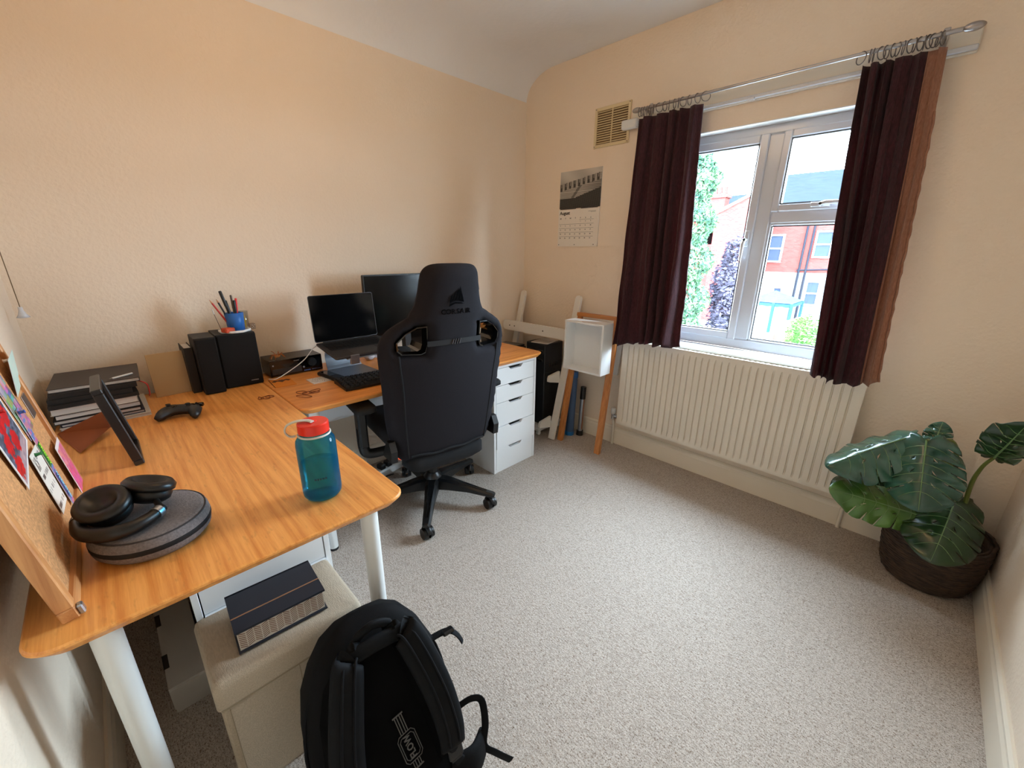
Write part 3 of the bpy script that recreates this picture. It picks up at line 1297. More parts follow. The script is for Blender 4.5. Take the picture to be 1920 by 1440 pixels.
# ================================================================== gaming chair
CH = empty('gaming_chair', (.613, 1.272, 0), radians(-8.1))
tag(CH, 'charcoal fabric high-back gaming chair on castors facing the desk', 'chair')
FAB = mat('charcoal_fabric', (34, 32, 36), .95, spec=.2, noise=.14, nscale=400, bump=.35, bscale=900)
FAB2 = mat('dark_charcoal_fabric', (17, 17, 20), .92, noise=.12, nscale=400, bump=.35, bscale=900)
CHP = mat('chair_black_plastic', (11, 12, 14), .38)
half = [(.0, 1.248), (.06, 1.247), (.098, 1.240), (.120, 1.222), (.130, 1.195), (.137, 1.15), (.145, 1.11), (.157, 1.075), (.180, 1.045),
        (.225, 1.018), (.265, .990), (.290, .955), (.299, .92), (.300, .88), (.296, .82), (.290, .75), (.286, .68), (.282, .60), (.272, .52), (.255, .45), (.238, .40), (.21, .372), (.16, .365), (.08, .362), (.0, .362)]
half = [(p.x, p.y) for p in bend([(a, b, 0) for a, b in half], 3)]
outline = [(-a, b) for a, b in half] + [(a, b) for a, b in reversed(half[1:-1])]
slot = [(.128, 1.002), (.165, 1.000), (.205, .978), (.238, .945), (.236, .915), (.222, .900), (.150, .895), (.134, .902), (.126, .930)]
holes = [[(-a, b) for a, b in slot], [(a, b) for a, b in reversed(slot)]]


def back3(u, v, h):
    # reclined, gently wrapped around the sitter (front is -x); h>0 is the rear
    lean = .175 + (v - .36) * .145 + .012 * sin((v - .36) / .88 * pi)
    wrap = -.16 * (u / .3) ** 2 * .35 if v < 1.05 else -.03 * (u / .15) ** 2
    return Vector((lean + wrap + h, u, v))


m = puff(MB(), outline, holes, .026, .040, .055, back3, tmin=.008)
bk = m.build('backrest', FAB, CH)
for sg in (-1, 1):
    m = MB()
    sl_ = [(sg * a, b) for a, b in slot]
    cu_, cv_ = sum(a for a, b in sl_) / len(sl_), sum(b for a, b in sl_) / len(sl_)

    def sring(k, h):
        return [back3(cu_ + (a - cu_) * k, cv_ + (b - cv_) * k, h) for a, b in sl_]
    m.rings([sring(1.10, .020), sring(1.10, .034), sring(1.02, .036), sring(.84, .010), sring(.74, -.085), sring(.86, -.090), sring(1.08, -.034), sring(1.10, -.012)], False, False, False, True, True)
    m.build('belt_slot_trim', BLACK_GLOSS, bk)
# seams that mark off the side bolsters
for sg in (-1, 1):
    m = MB()
    sm_ = bend([(sg * .200, .400, 0), (sg * .208, .50, 0), (sg * .216, .62, 0), (sg * .222, .74, 0), (sg * .232, .84, 0), (sg * .236, .893, 0)], 6)
    m.tube([back3(p.x, p.y, .0385) for p in sm_], .0045, 8)
    m.build('bolster_seam', FAB2, bk)
m = MB()
m.tube([back3(-.19 + .38 * k / 16, .405 + .004 * sin(k), .043) for k in range(17)], .006, 8)
m.build('lower_piping', FAB2, bk)
# lower flap, strap and emblem
m = MB()
m.rings([[back3(u, .935 + dz, .0405 + .0015 * (abs(dz) < .01)) for dz in (-.011, .011)] for u in [-.126 + .252 * k / 12 for k in range(13)]], False, False, True, False)
m.rings([[back3(u, .935 + dz, .0440) for dz in (-.011, .011)] for u in [-.126 + .252 * k / 12 for k in range(13)]], False, False, True, False)
st = m.build('headrest_strap', mat('black_webbing', (24, 24, 26), .8), bk)
m = MB()
for a in (-.016, -.006, .006, .016):
    m.tube([back3(a - .003, .925, .046), back3(a + .003, .947, .046)], .0022, 6)
m.build('strap_emblem', mat('grey_stitch', (70, 70, 74), .7), st)

LOGO = mat('black_embroidery', (3, 3, 4), .9, spec=.05)


def on_back(u, v, h=.0412):
    p = back3(u, v, h)
    du = back3(u + .002, v, h) - back3(u - .002, v, h)
    dv = back3(u, v + .002, h) - back3(u, v - .002, h)
    return frame(p, du, dv)


# rear view: +u is to the right when seen from behind
word = 'CORSAIR'
adv = [0, .0215, .0435, .0640, .0835, .1030, .1160]
for ch_, a in zip(word, adv):
    lettering('lettering', ch_, .030, on_back(-.058 + a, 1.060, .0415), LOGO, bk, .0006)
sails = [[(-.033, 0.0), (-.024, .004), (-.020, .034), (-.028, .028), (-.030, .018)],
         [(-.022, .005), (-.010, .009), (-.004, .050), (-.013, .038), (-.018, .020)],
         [(-.009, .009), (.006, .010), (.012, .056), (.000, .046), (-.003, .022)],
         [(.008, .010), (.032, .002), (.026, .026), (.014, .066), (.011, .034)],
         [(-.036, -.014), (-.010, -.002), (.034, -.004), (.020, .000), (-.006, .004), (-.032, -.003)]]
m = MB()
for s_ in sails:
    pts = [on_back(0, 1.095, .0415) @ Vector((a, b, 0)) for a, b in s_]
    nrm = (on_back(0, 1.095).to_3x3() @ Vector((0, 0, 1))) * .0008
    m.rings([pts, [p + nrm for p in pts]], True, True, False)
m.build('sail_emblem', LOGO, bk)
# seat
m = MB()
rs = []
for ins, z in ((.05, .405), (.01, .42), (0, .45), (0, .475), (.012, .498), (.05, .508), (.12, .500)):
    rs.append([(x, y, z + .03 * max(0, abs(y) / .26 - .65)) for x, y in rrect(-.29 + ins, .20 - ins, -.265 + ins, .265 - ins, .09 - ins * .3, 7)])
m.rings(rs, True, True, True)
m.build('seat', FAB2, CH)
m = MB()
rs = []
for ins, z in ((.03, .300), (.0, .33), (0, .375), (.02, .40)):
    rs.append([(x, y, z) for x, y in rrect(.06 + ins, .215 - ins, -.20 + ins, .20 - ins, .05, 5)])
m.rings(rs, True, True, True)
m.build('seat_skirt', FAB2, CH)
# mechanism and gas lift
m = MB()
m.bx(-.11, .13, -.075, .075, .345, .405, .012)
m.cyl((0, 0, .10), (0, 0, .24), .028, .026, 20)
m.cyl((0, 0, .24), (0, 0, .36), .018, n=16)
m.tube([(.02, .06, .365), (.03, .20, .36), (.03, .27, .352)], .007, 8)
m.build('tilt_mechanism', CHP, CH)
# recline hinge covers
for sg in (-1, 1):
    m = MB()
    m.prism([(.10, .40), (.205, .40), (.212, .455), (.19, .495), (.16, .495), (.13, .45)], sg * .255, sg * .284, 1)
    m.build('hinge_cover', CHP, CH)
    m = MB()
    y = -.345 if sg < 0 else .312
    m.tube(bend([(.02, sg * .15, .385), (.02, sg * .25, .380), (.02, y - sg * .02, .388), (.02, y, .43), (.02, y, .52)]), .019, 10, flat=1.3)
    m.bx(-.012, .052, y - .020, y + .020, .43, .63, .008)
    ar = m.build('armrest_post', CHP, CH)
    m = MB()
    rs = []
    for ins, z in ((.012, .625), (0, .633), (0, .648), (.006, .656), (.02, .659)):
        rs.append([(x, yy, z) for x, yy in rrect(-.115 + ins, .145 - ins, y - .047 + ins, y + .047 - ins, .03 - ins * .4, 5)])
    m.rings(rs, True, True, True)
    m.build('armrest_pad', BLACK_MATT, ar)
# five star base
base_r = .318
for k in range(5):
    a = radians(-41 + 8.1 + 72 * k + 1)
    d = Vector((cos(a), sin(a), 0))
    n_ = Vector((-sin(a), cos(a), 0))
    m = MB()
    rs = []
    for t, wd_, z0, z1 in ((.02, .036, .085, .150), (.09, .032, .090, .145), (.20, .024, .088, .120), (.29, .021, .078, .102), (.335, .019, .074, .094), (.345, .012, .076, .090)):
        c_ = d * t
        rs.append([c_ + n_ * p + Vector((0, 0, q)) for p, q in ((-wd_, z0), (-wd_, z1 - .008), (-wd_ * .55, z1), (wd_ * .55, z1), (wd_, z1 - .008), (wd_, z0))])
    m.rings(rs, True, True, False)
    arm_ = m.build('base_arm', CHP, CH)
    g = MB()
    for s_ in (-1, 1):
        g.tube([d * .07 + n_ * s_ * .016 + Vector((0, 0, .1475)), d * .20 + n_ * s_ * .010 + Vector((0, 0, .1215)), d * .30 + n_ * s_ * .004 + Vector((0, 0, .1015))], .0022, 6)
    g.build('rib_line', BLACK_GLOSS, arm_)
    c_ = d * base_r
    m = MB()
    m.cyl(c_ + Vector((0, 0, .05)), c_ + Vector((0, 0, .085)), .008, n=10)
    sw = radians(random.Random(k).uniform(-50, 50)) + a + pi / 2
    ax = Vector((cos(sw), sin(sw), 0))
    for s_ in (-1, 1):
        m.cyl(c_ + ax * s_ * .006 + Vector((0, 0, .030)), c_ + ax * s_ * .026 + Vector((0, 0, .030)), .030, .027, 20)
    fo = Vector((-sin(sw), cos(sw), 0))
    m.tube([c_ + fo * (.033 * cos(q)) + Vector((0, 0, .032 + .033 * sin(q))) for q in [radians(10 + 16 * j) for j in range(11)]], .006, 6, flat=2.2, up=(ax.x, ax.y, 0))
    m.build('castor', CHP, CH)
m = MB()
m.lathe([(.045, .082), (.050, .09), (.048, .150), (.036, .165), (.030, .175)], n=24)
m.build('hub', CHP, CH)

# ================================================================== backpack
BPN = mat('black_pack_nylon', (6, 6, 8), .8, spec=.18, noise=.2, nscale=300, bump=.3, bscale=700)
BPM = mat('black_pack_mesh', (5, 5, 6), .9, spec=.1, bump=.5, bscale=1100)
BPS = mat('navy_black_padding', (6, 8, 12), .75, spec=.2, noise=.2, nscale=60)
WEB = mat('dark_webbing', (9, 10, 14), .8, spec=.2)
bp = empty('backpack', (1.728, .455, 0))
tag(bp, 'black backpack leaning on the beige ottoman with its padded shoulder straps facing out', 'backpack')
WD = Vector((.12, .993, 0)).normalized()
UP = Vector((-.36, .043, .932)).normalized()
NO = WD.cross(UP).normalized()
O_ = Vector((.01, 0, .078))


def pk(w_, u_, n_):
    return O_ + WD * w_ * 1.03 + UP * u_ * .95 + NO * n_


secs = [(-.005, .110, .150), (.02, .142, .175), (.08, .155, .185), (.18, .160, .190), (.28, .156, .180), (.36, .143, .165), (.42, .120, .140), (.465, .090, .105), (.49, .055, .06), (.498, .02, .02)]
rs = []
for u_, hw, dp in secs:
    ring_ = []
    for k in range(28):
        a = 2 * pi * k / 28
        ca, sa = cos(a), sin(a)
        e = .55
        cn = -dp / 2 - .015 if u_ < .40 else {.42: -.090, .465: -.086, .49: -.084, .498: -.084}[u_]
        ring_.append(pk(hw * math.copysign(abs(ca) ** e, ca), u_ + .012 * (.498 - u_ < .1) * sa * (hw / .12), cn + dp / 2 * math.copysign(abs(sa) ** e, sa)))
    rs.append(ring_)
m = MB()
m.rings(rs, True, True, True)
body = m.build('main_body', BPN, bp)
# outer pocket bulge and zip arches on the far flank
m = MB()
rs = []
for u_, hw, dp in ((.02, .10, .03), (.10, .125, .045), (.22, .128, .05), (.32, .115, .045), (.40, .085, .03), (.43, .04, .015)):
    rs.append([pk(hw * cos(2 * pi * k / 20), u_, -.165 + (.012 if u_ > .3 else 0) - dp * max(-.4, sin(2 * pi * k / 20))) for k in range(20)])
m.rings(rs, True, True, True)
m.build('front_pocket', BPN, bp)


def zip_arch(n0, inset):
    pts = []
    for k in range(25):
        a = pi * k / 24
        pts.append(pk((.158 - inset) * cos(a), .19 + .285 * sin(a) ** .8 if 0 < k < 24 else .10, n0 + .03 * sin(a)))
    return pts


for n0, i_ in ((-.075, -.002), (-.12, .004)):
    MB().tube(zip_arch(n0, i_), .0045, 6).build('zip', WEB, body)
# padded back panel
half_p = [(0, .452), (.05, .450), (.085, .435), (.110, .40), (.128, .34), (.135, .25), (.135, .15), (.128, .07), (.10, .03), (.0, .025)]
op = [(-a, b) for a, b in half_p] + [(a, b) for a, b in reversed(half_p[1:-1])]
m = puff(MB(), op, [], .02, .018, .03, lambda u, v, h: pk(u, v, -.004 + h), tmin=.002)
m.build('back_panel', BPM, bp)
for sg in (-1, 1):
    pts = [(sg * .030, .43), (sg * .075, .425), (sg * .102, .36), (sg * .112, .25), (sg * .110, .12), (sg * .075, .10), (sg * .060, .25), (sg * .042, .36)]
    if sg > 0:
        pts = list(reversed(pts))
    m = puff(MB(), pts, [], .016, .020, .02, lambda u, v, h: pk(u, v, .010 + max(h, -.004)), tmin=.0)
    m.build('back_pad', BPM, bp)
    # shoulder strap
    path = bend([pk(sg * .045, .445, .004), pk(sg * .060, .452, .036), pk(sg * .078, .39, .050), pk(sg * .098, .29, .052), pk(sg * .106, .20, .050), pk(sg * .104, .145, .044)], 6)
    m = MB()
    wd_ = [.030 + .004 * sin(pi * i / (len(path) - 1)) for i in range(len(path))]
    nrm = NO
    rs = []
    for i, p in enumerate(path):
        t_ = (path[min(i + 1, len(path) - 1)] - path[max(i - 1, 0)]).normalized()
        b_ = t_.cross(nrm)
        b_ = b_.normalized() if b_.length > .2 else WD.copy()
        if b_.dot(WD) < 0:
            b_ = -b_
        n2 = b_.cross(t_).normalized()
        if n2.dot(NO) < 0 and i > 5:
            n2 = -n2
        puffh = .011 - .004 * (i % 6 == 0)
        rs.append([p + b_ * (wd_[i] * cos(2 * pi * k / 14)) + n2 * (puffh * math.copysign(abs(sin(2 * pi * k / 14)) ** .7, sin(2 * pi * k / 14))) for k in range(14)])
    m.rings(rs, True, True, True)
    so = m.build('shoulder_strap', BPS, bp)
    m = MB()
    m.tube([p + NO * .012 + WD * .012 for p in path[4:-2]], .0028, 6)
    m.tube([p + NO * .012 - WD * .012 for p in path[4:-2]], .0028, 6)
    m.build('strap_piping', WEB, so)
    m = MB()
    m.tube(bend([path[-1], pk(sg * .112, .10, .030), pk(sg * .135, .05, .012)], 5), .012, 8, flat=.25, up=tuple(NO))
    m.build('strap_webbing', WEB, so)
    m = MB()
    M_ = frame(pk(sg * .108, .125, .036), WD, UP)
    m.M = M_
    m.bx(-.018, .018, -.015, .015, -.005, .006, .003)
    m.bx(-.013, .013, -.020, -.014, -.003, .004, .001)
    m.build('ladder_buckle', CHP, so)
m = MB()
m.tube(bend([pk(-.036, .452, -.010), pk(-.030, .482, .012), pk(.0, .496, .020), pk(.030, .482, .012), pk(.036, .452, -.010)], 6), .013, 10, flat=.6)
m.build('haul_loop', BPS, bp)
m = MB()
m.tube(bend([pk(-.058, .452, .022), pk(0, .458, .026), pk(.058, .452, .022)], 6), .018, 10, flat=.5, up=tuple(NO))
m.build('yoke', BPS, bp)
# hip belt wings and loose webbing
for sg in (-1, 1):
    m = MB()
    m.tube(bend([pk(sg * .10, .06, .010), pk(sg * .150, .055, .020), pk(sg * .190, .050, -.01), pk(sg * .200, .02, -.05)], 6), [.036] * 12 + [.034, .030, .026, .022, .02, .018, .016][:7], 10, flat=.32, up=tuple(NO))
    m.build('hip_belt_wing', BPN, bp)
m = MB()
m.tube(bend([pk(.140, .345, -.06), pk(.172, .346, -.055), pk(.190, .340, -.050), pk(.203, .322, -.045), pk(.210, .300, -.042)], 5), .010, 8, flat=.2, up=(0, 0, 1))
cs = m.build('compression_strap', WEB, bp)
m = MB()
m.M = frame(pk(.182, .344, -.052), WD, NO)
m.bx(-.016, .016, -.011, .011, -.005, .006, .003)
m.build('side_buckle', CHP, cs)
m = MB()
m.tube(bend([pk(.155, .16, -.03), pk(.19, .165, -.02), pk(.212, .150, -.01), pk(.205, .10, .0), pk(.188, .055, .004), pk(.21, .02, .01), pk(.25, -.04, .0)], 6), .009, 8, flat=.2, up=tuple(NO))
cs = m.build('loose_webbing', WEB, bp)
m = MB()
m.tube(bend([pk(-.158, .17, -.06), pk(-.185, .13, -.05), pk(-.195, .06, -.045), pk(-.188, .0, -.05)], 6), .004, 8)
m.build('zip_cord', mat('olive_cord', (112, 104, 84), .8), bp)
# badge
BADGE = mat('grey_badge_print', (84, 82, 80), .7)
MBg = frame(pk(.022, .195, .0205), -WD * .97 - UP * .16, -UP)
lettering('badge_lettering', 'FLOW', .020, MBg @ Matrix.Rotation(-pi / 2, 4, 'Z') @ Matrix.Translation((0, 0, .001)), BADGE, bp, .0005, .0004)
m = MB()
m.M = MBg
for k_ in (1.0, .80):
    oct_ = [(-.014 * k_, -.034 * k_), (.014 * k_, -.034 * k_), (.020 * k_, -.026 * k_), (.020 * k_, .026 * k_), (.014 * k_, .034 * k_), (-.014 * k_, .034 * k_), (-.020 * k_, .026 * k_), (-.020 * k_, -.026 * k_)]
    m.tube([(a, b, .0012) for a, b in oct_], .0009, 5, loop=True)
for a in (-.008, -.003, .003, .008):
    m.bx(a - .0009, a + .0009, -.078, -.035, 0, .0016)
    m.bx(a - .0009, a + .0009, .035, .052, 0, .0016)
m.bx(-.012, .012, -.080, -.077, 0, .0016)
m.bx(-.012, .012, .051, .054, 0, .0016)
m.build('badge_outline', BADGE, bp)
# ================================================================== things on the desks
# ---- cork board leaning on the near wall
P0 = Vector((.800, .074, ZT + .0035))
BV = Vector((0, -.054, .40)).normalized()
BN = Vector((1, 0, 0)).cross(BV).normalized()
if BN.y < 0:
    BN = -BN


def cork(s_, t_, h=0.0):
    return P0 + Vector((1, 0, 0)) * s_ + BV * t_ + BN * h


cbo = empty('cork_board', (1.1, .06, ZT))
tag(cbo, 'wood framed cork pin board leaning on the wall at the back of the desk', 'pin board')
CT = Matrix.Translation((-1.1, -.06, -ZT)) @ Matrix(((1, BN.x, BV.x, P0.x), (0, BN.y, BV.y, P0.y), (0, BN.z, BV.z, P0.z), (0, 0, 0, 1)))
PINE = wood('pine_frame', (176, 112, 62), (214, 156, 100), 0, .8, .5)
PINE_Z = wood('pine_frame_upright', (176, 112, 62), (214, 156, 100), 2, .8, .5)
for a, mt in (((0, .605, 0, .022), PINE), ((0, .605, .378, .400), PINE), ((0, .022, .022, .378), PINE_Z), ((.583, .605, .022, .378), PINE_Z)):
    m = MB()
    m.M = CT
    m.bx(a[0], a[1], -.022, .0, a[2], a[3], .002)
    m.build('frame_rail', mt, cbo)
m = MB()
m.M = CT
m.bx(.022, .583, -.018, -.008, .022, .378)
m.build('cork_sheet', mat('cork', (196, 142, 92), .9, noise=.25, nscale=160, bump=.4, bscale=300), cbo)
m = MB()
m.M = CT
m.bx(.022, .583, -.021, -.018, .022, .378)
m.build('backing', mat('hardboard', (120, 84, 56), .9), cbo)
m = MB()
m.M = CT
m.bx(.590, .604, .0, .008, .002, .020, .002)
m.build('corner_bracket', SILVER, cbo)


def on_cork(name, s0, t0, s1, t1, ang, fn, nx, ny, label, cat, lift=.0, curl=.0):
    """print pinned on the cork; (s0,t0)-(s1,t1) box turned by ang about its centre"""
    cs, ct = (s0 + s1) / 2, (t0 + t1) / 2
    a = radians(ang)

    def q(s_, t_, h):
        ds, dt = s_ - cs, t_ - ct
        return cork(cs + ds * cos(a) - dt * sin(a), ct + ds * sin(a) + dt * cos(a), h)
    o, x, y = q(s0, t0, -.007 + lift), q(s1, t0, -.007 + lift), q(s0, t1, -.007 + lift + curl)
    # camera sees the board with +s towards it, so print runs from far to near
    ob = printed(name, (x, o, x + (y - o)), lambda u, v: fn(u, v), nx, ny)
    tag(ob, label, cat)
    return ob


def hsh(a, b):
    x = sin(a * 127.1 + b * 311.7) * 43758.5453
    return x - math.floor(x)


def red_flowers(u, v):
    if u < .03 or u > .97 or v < .04 or v > .96:
        return (226, 222, 220)
    d = min(sqrt((u - a) ** 2 + (v - b) ** 2) for a, b in ((.3, .55), (.6, .38), (.75, .72), (.45, .8), (.2, .25)))
    n = hsh(round(u * 24), round(v * 24))
    if d < .13 + .05 * n:
        return (176 + 40 * n, 24, 32)
    if v < .25:
        return (150 + 40 * n, 130 + 30 * n, 140 + 20 * n)
    return (60 + 50 * n, 66 + 50 * n, 78 + 60 * n)


def collage(u, v):
    n = hsh(round(u * 7), round(v * 9))
    n2 = hsh(round(v * 11), round(u * 5))
    return (90 + 120 * n, 92 + 90 * n2, 92 + 90 * hsh(round(u * 7) + 3, round(v * 9)))


def pinkcard(u, v):
    if v > .93 or u < .05:
        return (238, 226, 226)
    n = hsh(round(u * 16), round(v * 22))
    return (206 + 30 * n, 92 + 60 * n * (v > .5), 110 + 60 * hsh(round(v * 22), round(u * 16)))


def letter(u, v):
    n = hsh(round(u * 30), round(v * 12))
    if u < .04 or v < .05 or u > .96:
        return (232, 226, 214)
    if int(v * 12) % 3 == 1 and n > .45 and .08 < u < .9:
        return (96, 92, 90)
    if .10 < u < .4 and .68 < v < .86 and n > .3:
        return (40, 40, 44)
    return (232, 226, 214)


def plain(c):
    return lambda u, v: c


on_cork('postcard', .26, .19, .44, .31, -12, red_flowers, 24, 20, 'postcard with red flowers pinned to the cork board', 'postcard', .003, .004)
on_cork('photo_strip', .13, .20, .22, .345, -6, collage, 10, 14, 'small colour photo collage pinned above the wristband on the cork board', 'photo', .0015)
on_cork('paper_note', .01, .272, .11, .355, -4, lambda u, v: (206 - 12 * hsh(round(u * 9), round(v * 7)), 220, 206), 10, 8, 'pale green paper note curling off the top of the cork board', 'note', .002, .018)
on_cork('ticket', .025, .205, .075, .26, 0, plain((78, 68, 64)), 2, 2, 'dark narrow ticket pinned beneath the pale green note', 'ticket', .001)
on_cork('postcard', .03, .006, .115, .135, 0, pinkcard, 16, 22, 'pink patterned postcard standing at the bottom of the cork board', 'postcard', .009, .001)
on_cork('letter', .235, .060, .325, .195, 4, letter, 26, 14, 'white printed letter tucked beside the festival wristband', 'letter', .003, .003)

wb = empty('festival_wristband', cork(.20, .03))
tag(wb, 'colourful fabric festival wristband hanging down the cork board', 'wristband')


def bandprint(u, v):
    n = hsh(round(u * 5), round(v * 70))
    if .42 < v < .66:
        return (44, 110, 60)
    if .08 < v < .34:
        return (70, 70, 130)
    return ((196, 60 + 80 * n, 150) if n > .5 else (90 + 60 * n, 130, 190))


b0, b1, b2 = cork(.222, .030, -.003) - wb.location, cork(.190, .030, -.003) - wb.location, cork(.205, .262, -.003) - wb.location
printed('band', (b0, b1, b2), bandprint, 5, 70, wb, .001)
xd = (b2 - b0).normalized()
yd = (b0 - b1).normalized()
# lettering runs down the band, letters facing the board front
for txt, fr, c_ in (('FRIDAY', .54, (168, 240, 60)), ('WEEKEND', .21, (150, 214, 240))):
    pc_ = b0 + (b2 - b0) * fr + (b1 - b0) * .5 + BN * .0012
    mt = mat('wristband_lettering_' + txt.lower(), c_, .6)
    M_ = frame(pc_, -xd, -yd)
    if (M_.to_3x3() @ Vector((0, 0, 1))).dot(BN) < 0:
        M_ = frame(pc_, -xd, yd)
    lettering('lettering', txt, .0155, M_, mt, wb, .0003, .0004)
for k, (s_, t_, c_) in enumerate(((.34, .30, (200, 40, 40)), (.07, .345, (230, 230, 230)), (.205, .258, (60, 90, 180)), (.28, .185, (40, 120, 60)))):
    p = empty('push_pin', cork(s_, t_, -.004))
    m = MB()
    m.M = frame((0, 0, 0), (1, 0, 0), BV)
    zs = 1 if (m.M.to_3x3() @ Vector((0, 0, 1))).dot(BN) > 0 else -1
    m.lathe([(0, zs * .002), (.0045, zs * .003), (.003, zs * .006), (.003, zs * .010), (.0045, zs * .012), (0, zs * .0125)], n=10)
    m.build('pin_head', mat('pin_plastic', c_, .3), p)
    tag(p, ['red push pin holding the flower postcard', 'white push pin holding the pale green note', 'blue push pin at the top of the festival wristband', 'green push pin in the white letter'][k], 'push pin')

# ---- headphones on their round case
CASEM = mat('grey_melange_fabric', (118, 112, 112), .9, noise=.25, nscale=260, bump=.4, bscale=500)
hc = empty('headphone_case', (1.228, .186, ZT), radians(20))
tag(hc, 'round grey fabric headphone case with black zip lying on the desk', 'case')
m = MB()
m.lathe([(.070, 0), (.094, .004), (.103, .014), (.105, .024)], n=40, sx=1, sy=.94)
m.build('lower_shell', CASEM, hc)
m = MB()
m.lathe([(.1045, .024), (.1055, .026), (.1055, .033), (.1045, .035)], n=40, sx=1, sy=.94)
m.build('zip', BLACK_MATT, hc)
m = MB()
m.lathe([(.105, .035), (.103, .046), (.096, .054), (.090, .0565), (.02, .058), (0, .058)], n=40, sx=1, sy=.94)
up_ = m.build('upper_shell', CASEM, hc)
m = MB()
m.tube([(.0985 * cos(2 * pi * k / 48), .0925 * sin(2 * pi * k / 48), .0525) for k in range(48)], .0018, 6, loop=True)
m.build('piping', mat('dark_piping', (58, 54, 54), .8), up_)

hp = empty('headphones', (1.225, .150, ZT + .0585))
tag(hp, 'black over-ear headphones resting on the grey fabric case', 'headphones')
HPM = mat('black_leatherette', (13, 13, 14), .36)
hb = bend([(-.050, -.058, .020), (-.010, -.066, .016), (.032, -.058, .015), (.064, -.030, .015), (.072, .006, .015), (.058, .036, .016), (.036, .058, .018)], 6)
m = MB()
m.tube(hb, [.009 + .005 * sin(pi * k / (len(hb) - 1)) for k in range(len(hb))], 12, flat=1.05, up=(0, 0, 1))
m.build('headband', HPM, hp)
for sg, c_, ry_, rx_, end in ((-1, Vector((-.006, -.022, .036)), 16, 12, hb[2]), (1, Vector((-.028, .044, .036)), -10, -18, hb[-2])):
    M_ = Matrix.Translation(c_) @ Matrix.Rotation(radians(ry_), 4, 'Y') @ Matrix.Rotation(radians(rx_), 4, 'X') @ Matrix.Rotation(radians(25), 4, 'Z')
    m = MB()
    m.M = M_
    m.lathe([(0, -.020), (.032, -.020), (.040, -.013), (.042, -.002), (.040, .004)], n=30, sx=1.12, sy=.92)
    e_ = m.build('ear_cup', BLACK, hp)
    m = MB()
    m.M = M_
    m.lathe([(.038, .003), (.046, .007), (.047, .016), (.040, .024), (.029, .023), (.023, .012), (0, .010)], n=30, sx=1.12, sy=.92)
    m.build('ear_cushion', HPM, e_)
    m = MB()
    m.tube([end, (end + c_) / 2 + Vector((0, 0, .004)), c_ + (end - c_) * .45], .006, 8, flat=1.2)
    m.build('yoke', BLACK, hp)
    k0 = 3 if sg < 0 else len(hb) - 5
    m = MB()
    m.tube(hb[k0:k0 + 3], .0125, 12, flat=1.05, up=(0, 0, 1))
    m.build('slider_band', SILVER, hp)

# ---- water bottle
bt = empty('water_bottle', (1.316, .502, ZT))
tag(bt, 'blue translucent water bottle with a red screw cap half full of water', 'bottle')


def tint_plastic(name, rgb, dens_gloss, tr, mixd=.24):
    m_ = bpy.data.materials.new(name)
    m_.use_nodes = True
    t = m_.node_tree
    t.nodes.clear()
    o = t.nodes.new('ShaderNodeOutputMaterial')
    a = t.nodes.new('ShaderNodeBsdfTransparent')
    a.inputs[0].default_value = (*s2l(tr), 1)
    d = t.nodes.new('ShaderNodeBsdfDiffuse')
    d.inputs[0].default_value = (*s2l(rgb), 1)
    g = t.nodes.new('ShaderNodeBsdfGlossy')
    g.inputs['Roughness'].default_value = .06
    m1 = t.nodes.new('ShaderNodeMixShader')
    m1.inputs[0].default_value = mixd
    lw = t.nodes.new('ShaderNodeLayerWeight')
    lw.inputs[0].default_value = .25
    mu = t.nodes.new('ShaderNodeMath')
    mu.operation = 'MULTIPLY'
    mu.inputs[1].default_value = dens_gloss
    m2 = t.nodes.new('ShaderNodeMixShader')
    t.links.new(a.outputs[0], m1.inputs[1])
    t.links.new(d.outputs[0], m1.inputs[2])
    t.links.new(lw.outputs['Fresnel'], mu.inputs[0])
    t.links.new(mu.outputs[0], m2.inputs[0])
    t.links.new(m1.outputs[0], m2.inputs[1])
    t.links.new(g.outputs[0], m2.inputs[2])
    t.links.new(m2.outputs[0], o.inputs[0])
    return m_


m = MB()
m.lathe([(0, .004), (.030, .002), (.038, .004), (.0435, .012), (.0445, .022), (.0445, .142), (.043, .154), (.037, .163), (.0315, .166), (.0315, .176)], n=40)
m.build('bottle_body', tint_plastic('blue_polycarbonate', (8, 96, 160), .6, (128, 222, 240)), bt)
m = MB()
m.lathe([(0, .008), (.036, .008), (.0425, .020), (.0428, .092), (.0428, .093), (0, .093)], n=36)
m.build('water', tint_plastic('tinted_water', (22, 110, 150), .3, (226, 243, 244), .05), bt)
m = MB()
m.lathe([(.0335, .174), (.0345, .175)], n=40)
m.lathe([(.0345, .175), (.0345, .1965)], n=40)
m.lathe([(.0345, .1965), (.0325, .1990)], n=40)
m.lathe([(.0325, .1990), (.010, .1992)], n=40)
m.lathe([(.010, .1992), (.009, .201), (0, .201)], n=40)
cap = m.build('screw_cap', mat('red_plastic', (228, 44, 22), .32), bt)
LOOP = mat('milky_strap', (206, 206, 196), .4)
d_ = Vector((-.35, -.94, 0)).normalized()
n_ = Vector((-d_.y, d_.x, 0))
m = MB()
m.tube(bend([d_ * .0 + n_ * .012 + Vector((0, 0, .2025)), d_ * .012 + Vector((0, 0, .2030)), d_ * .034 + Vector((0, 0, .204)), d_ * .054 + Vector((0, 0, .197)), d_ * .060 + Vector((0, 0, .182)), d_ * .052 + Vector((0, 0, .169)), d_ * .040 + Vector((0, 0, .168))], 6), .0058, 8, flat=.35, up=(0, 0, 1))
m.tube([(.0348 * cos(2 * pi * k / 32), .0348 * sin(2 * pi * k / 32), .1690) for k in range(32)], .0026, 6, loop=True)
m.build('retaining_loop', LOOP, bt)
m = MB()
c0 = Vector((.75, -.45, 0)).normalized()
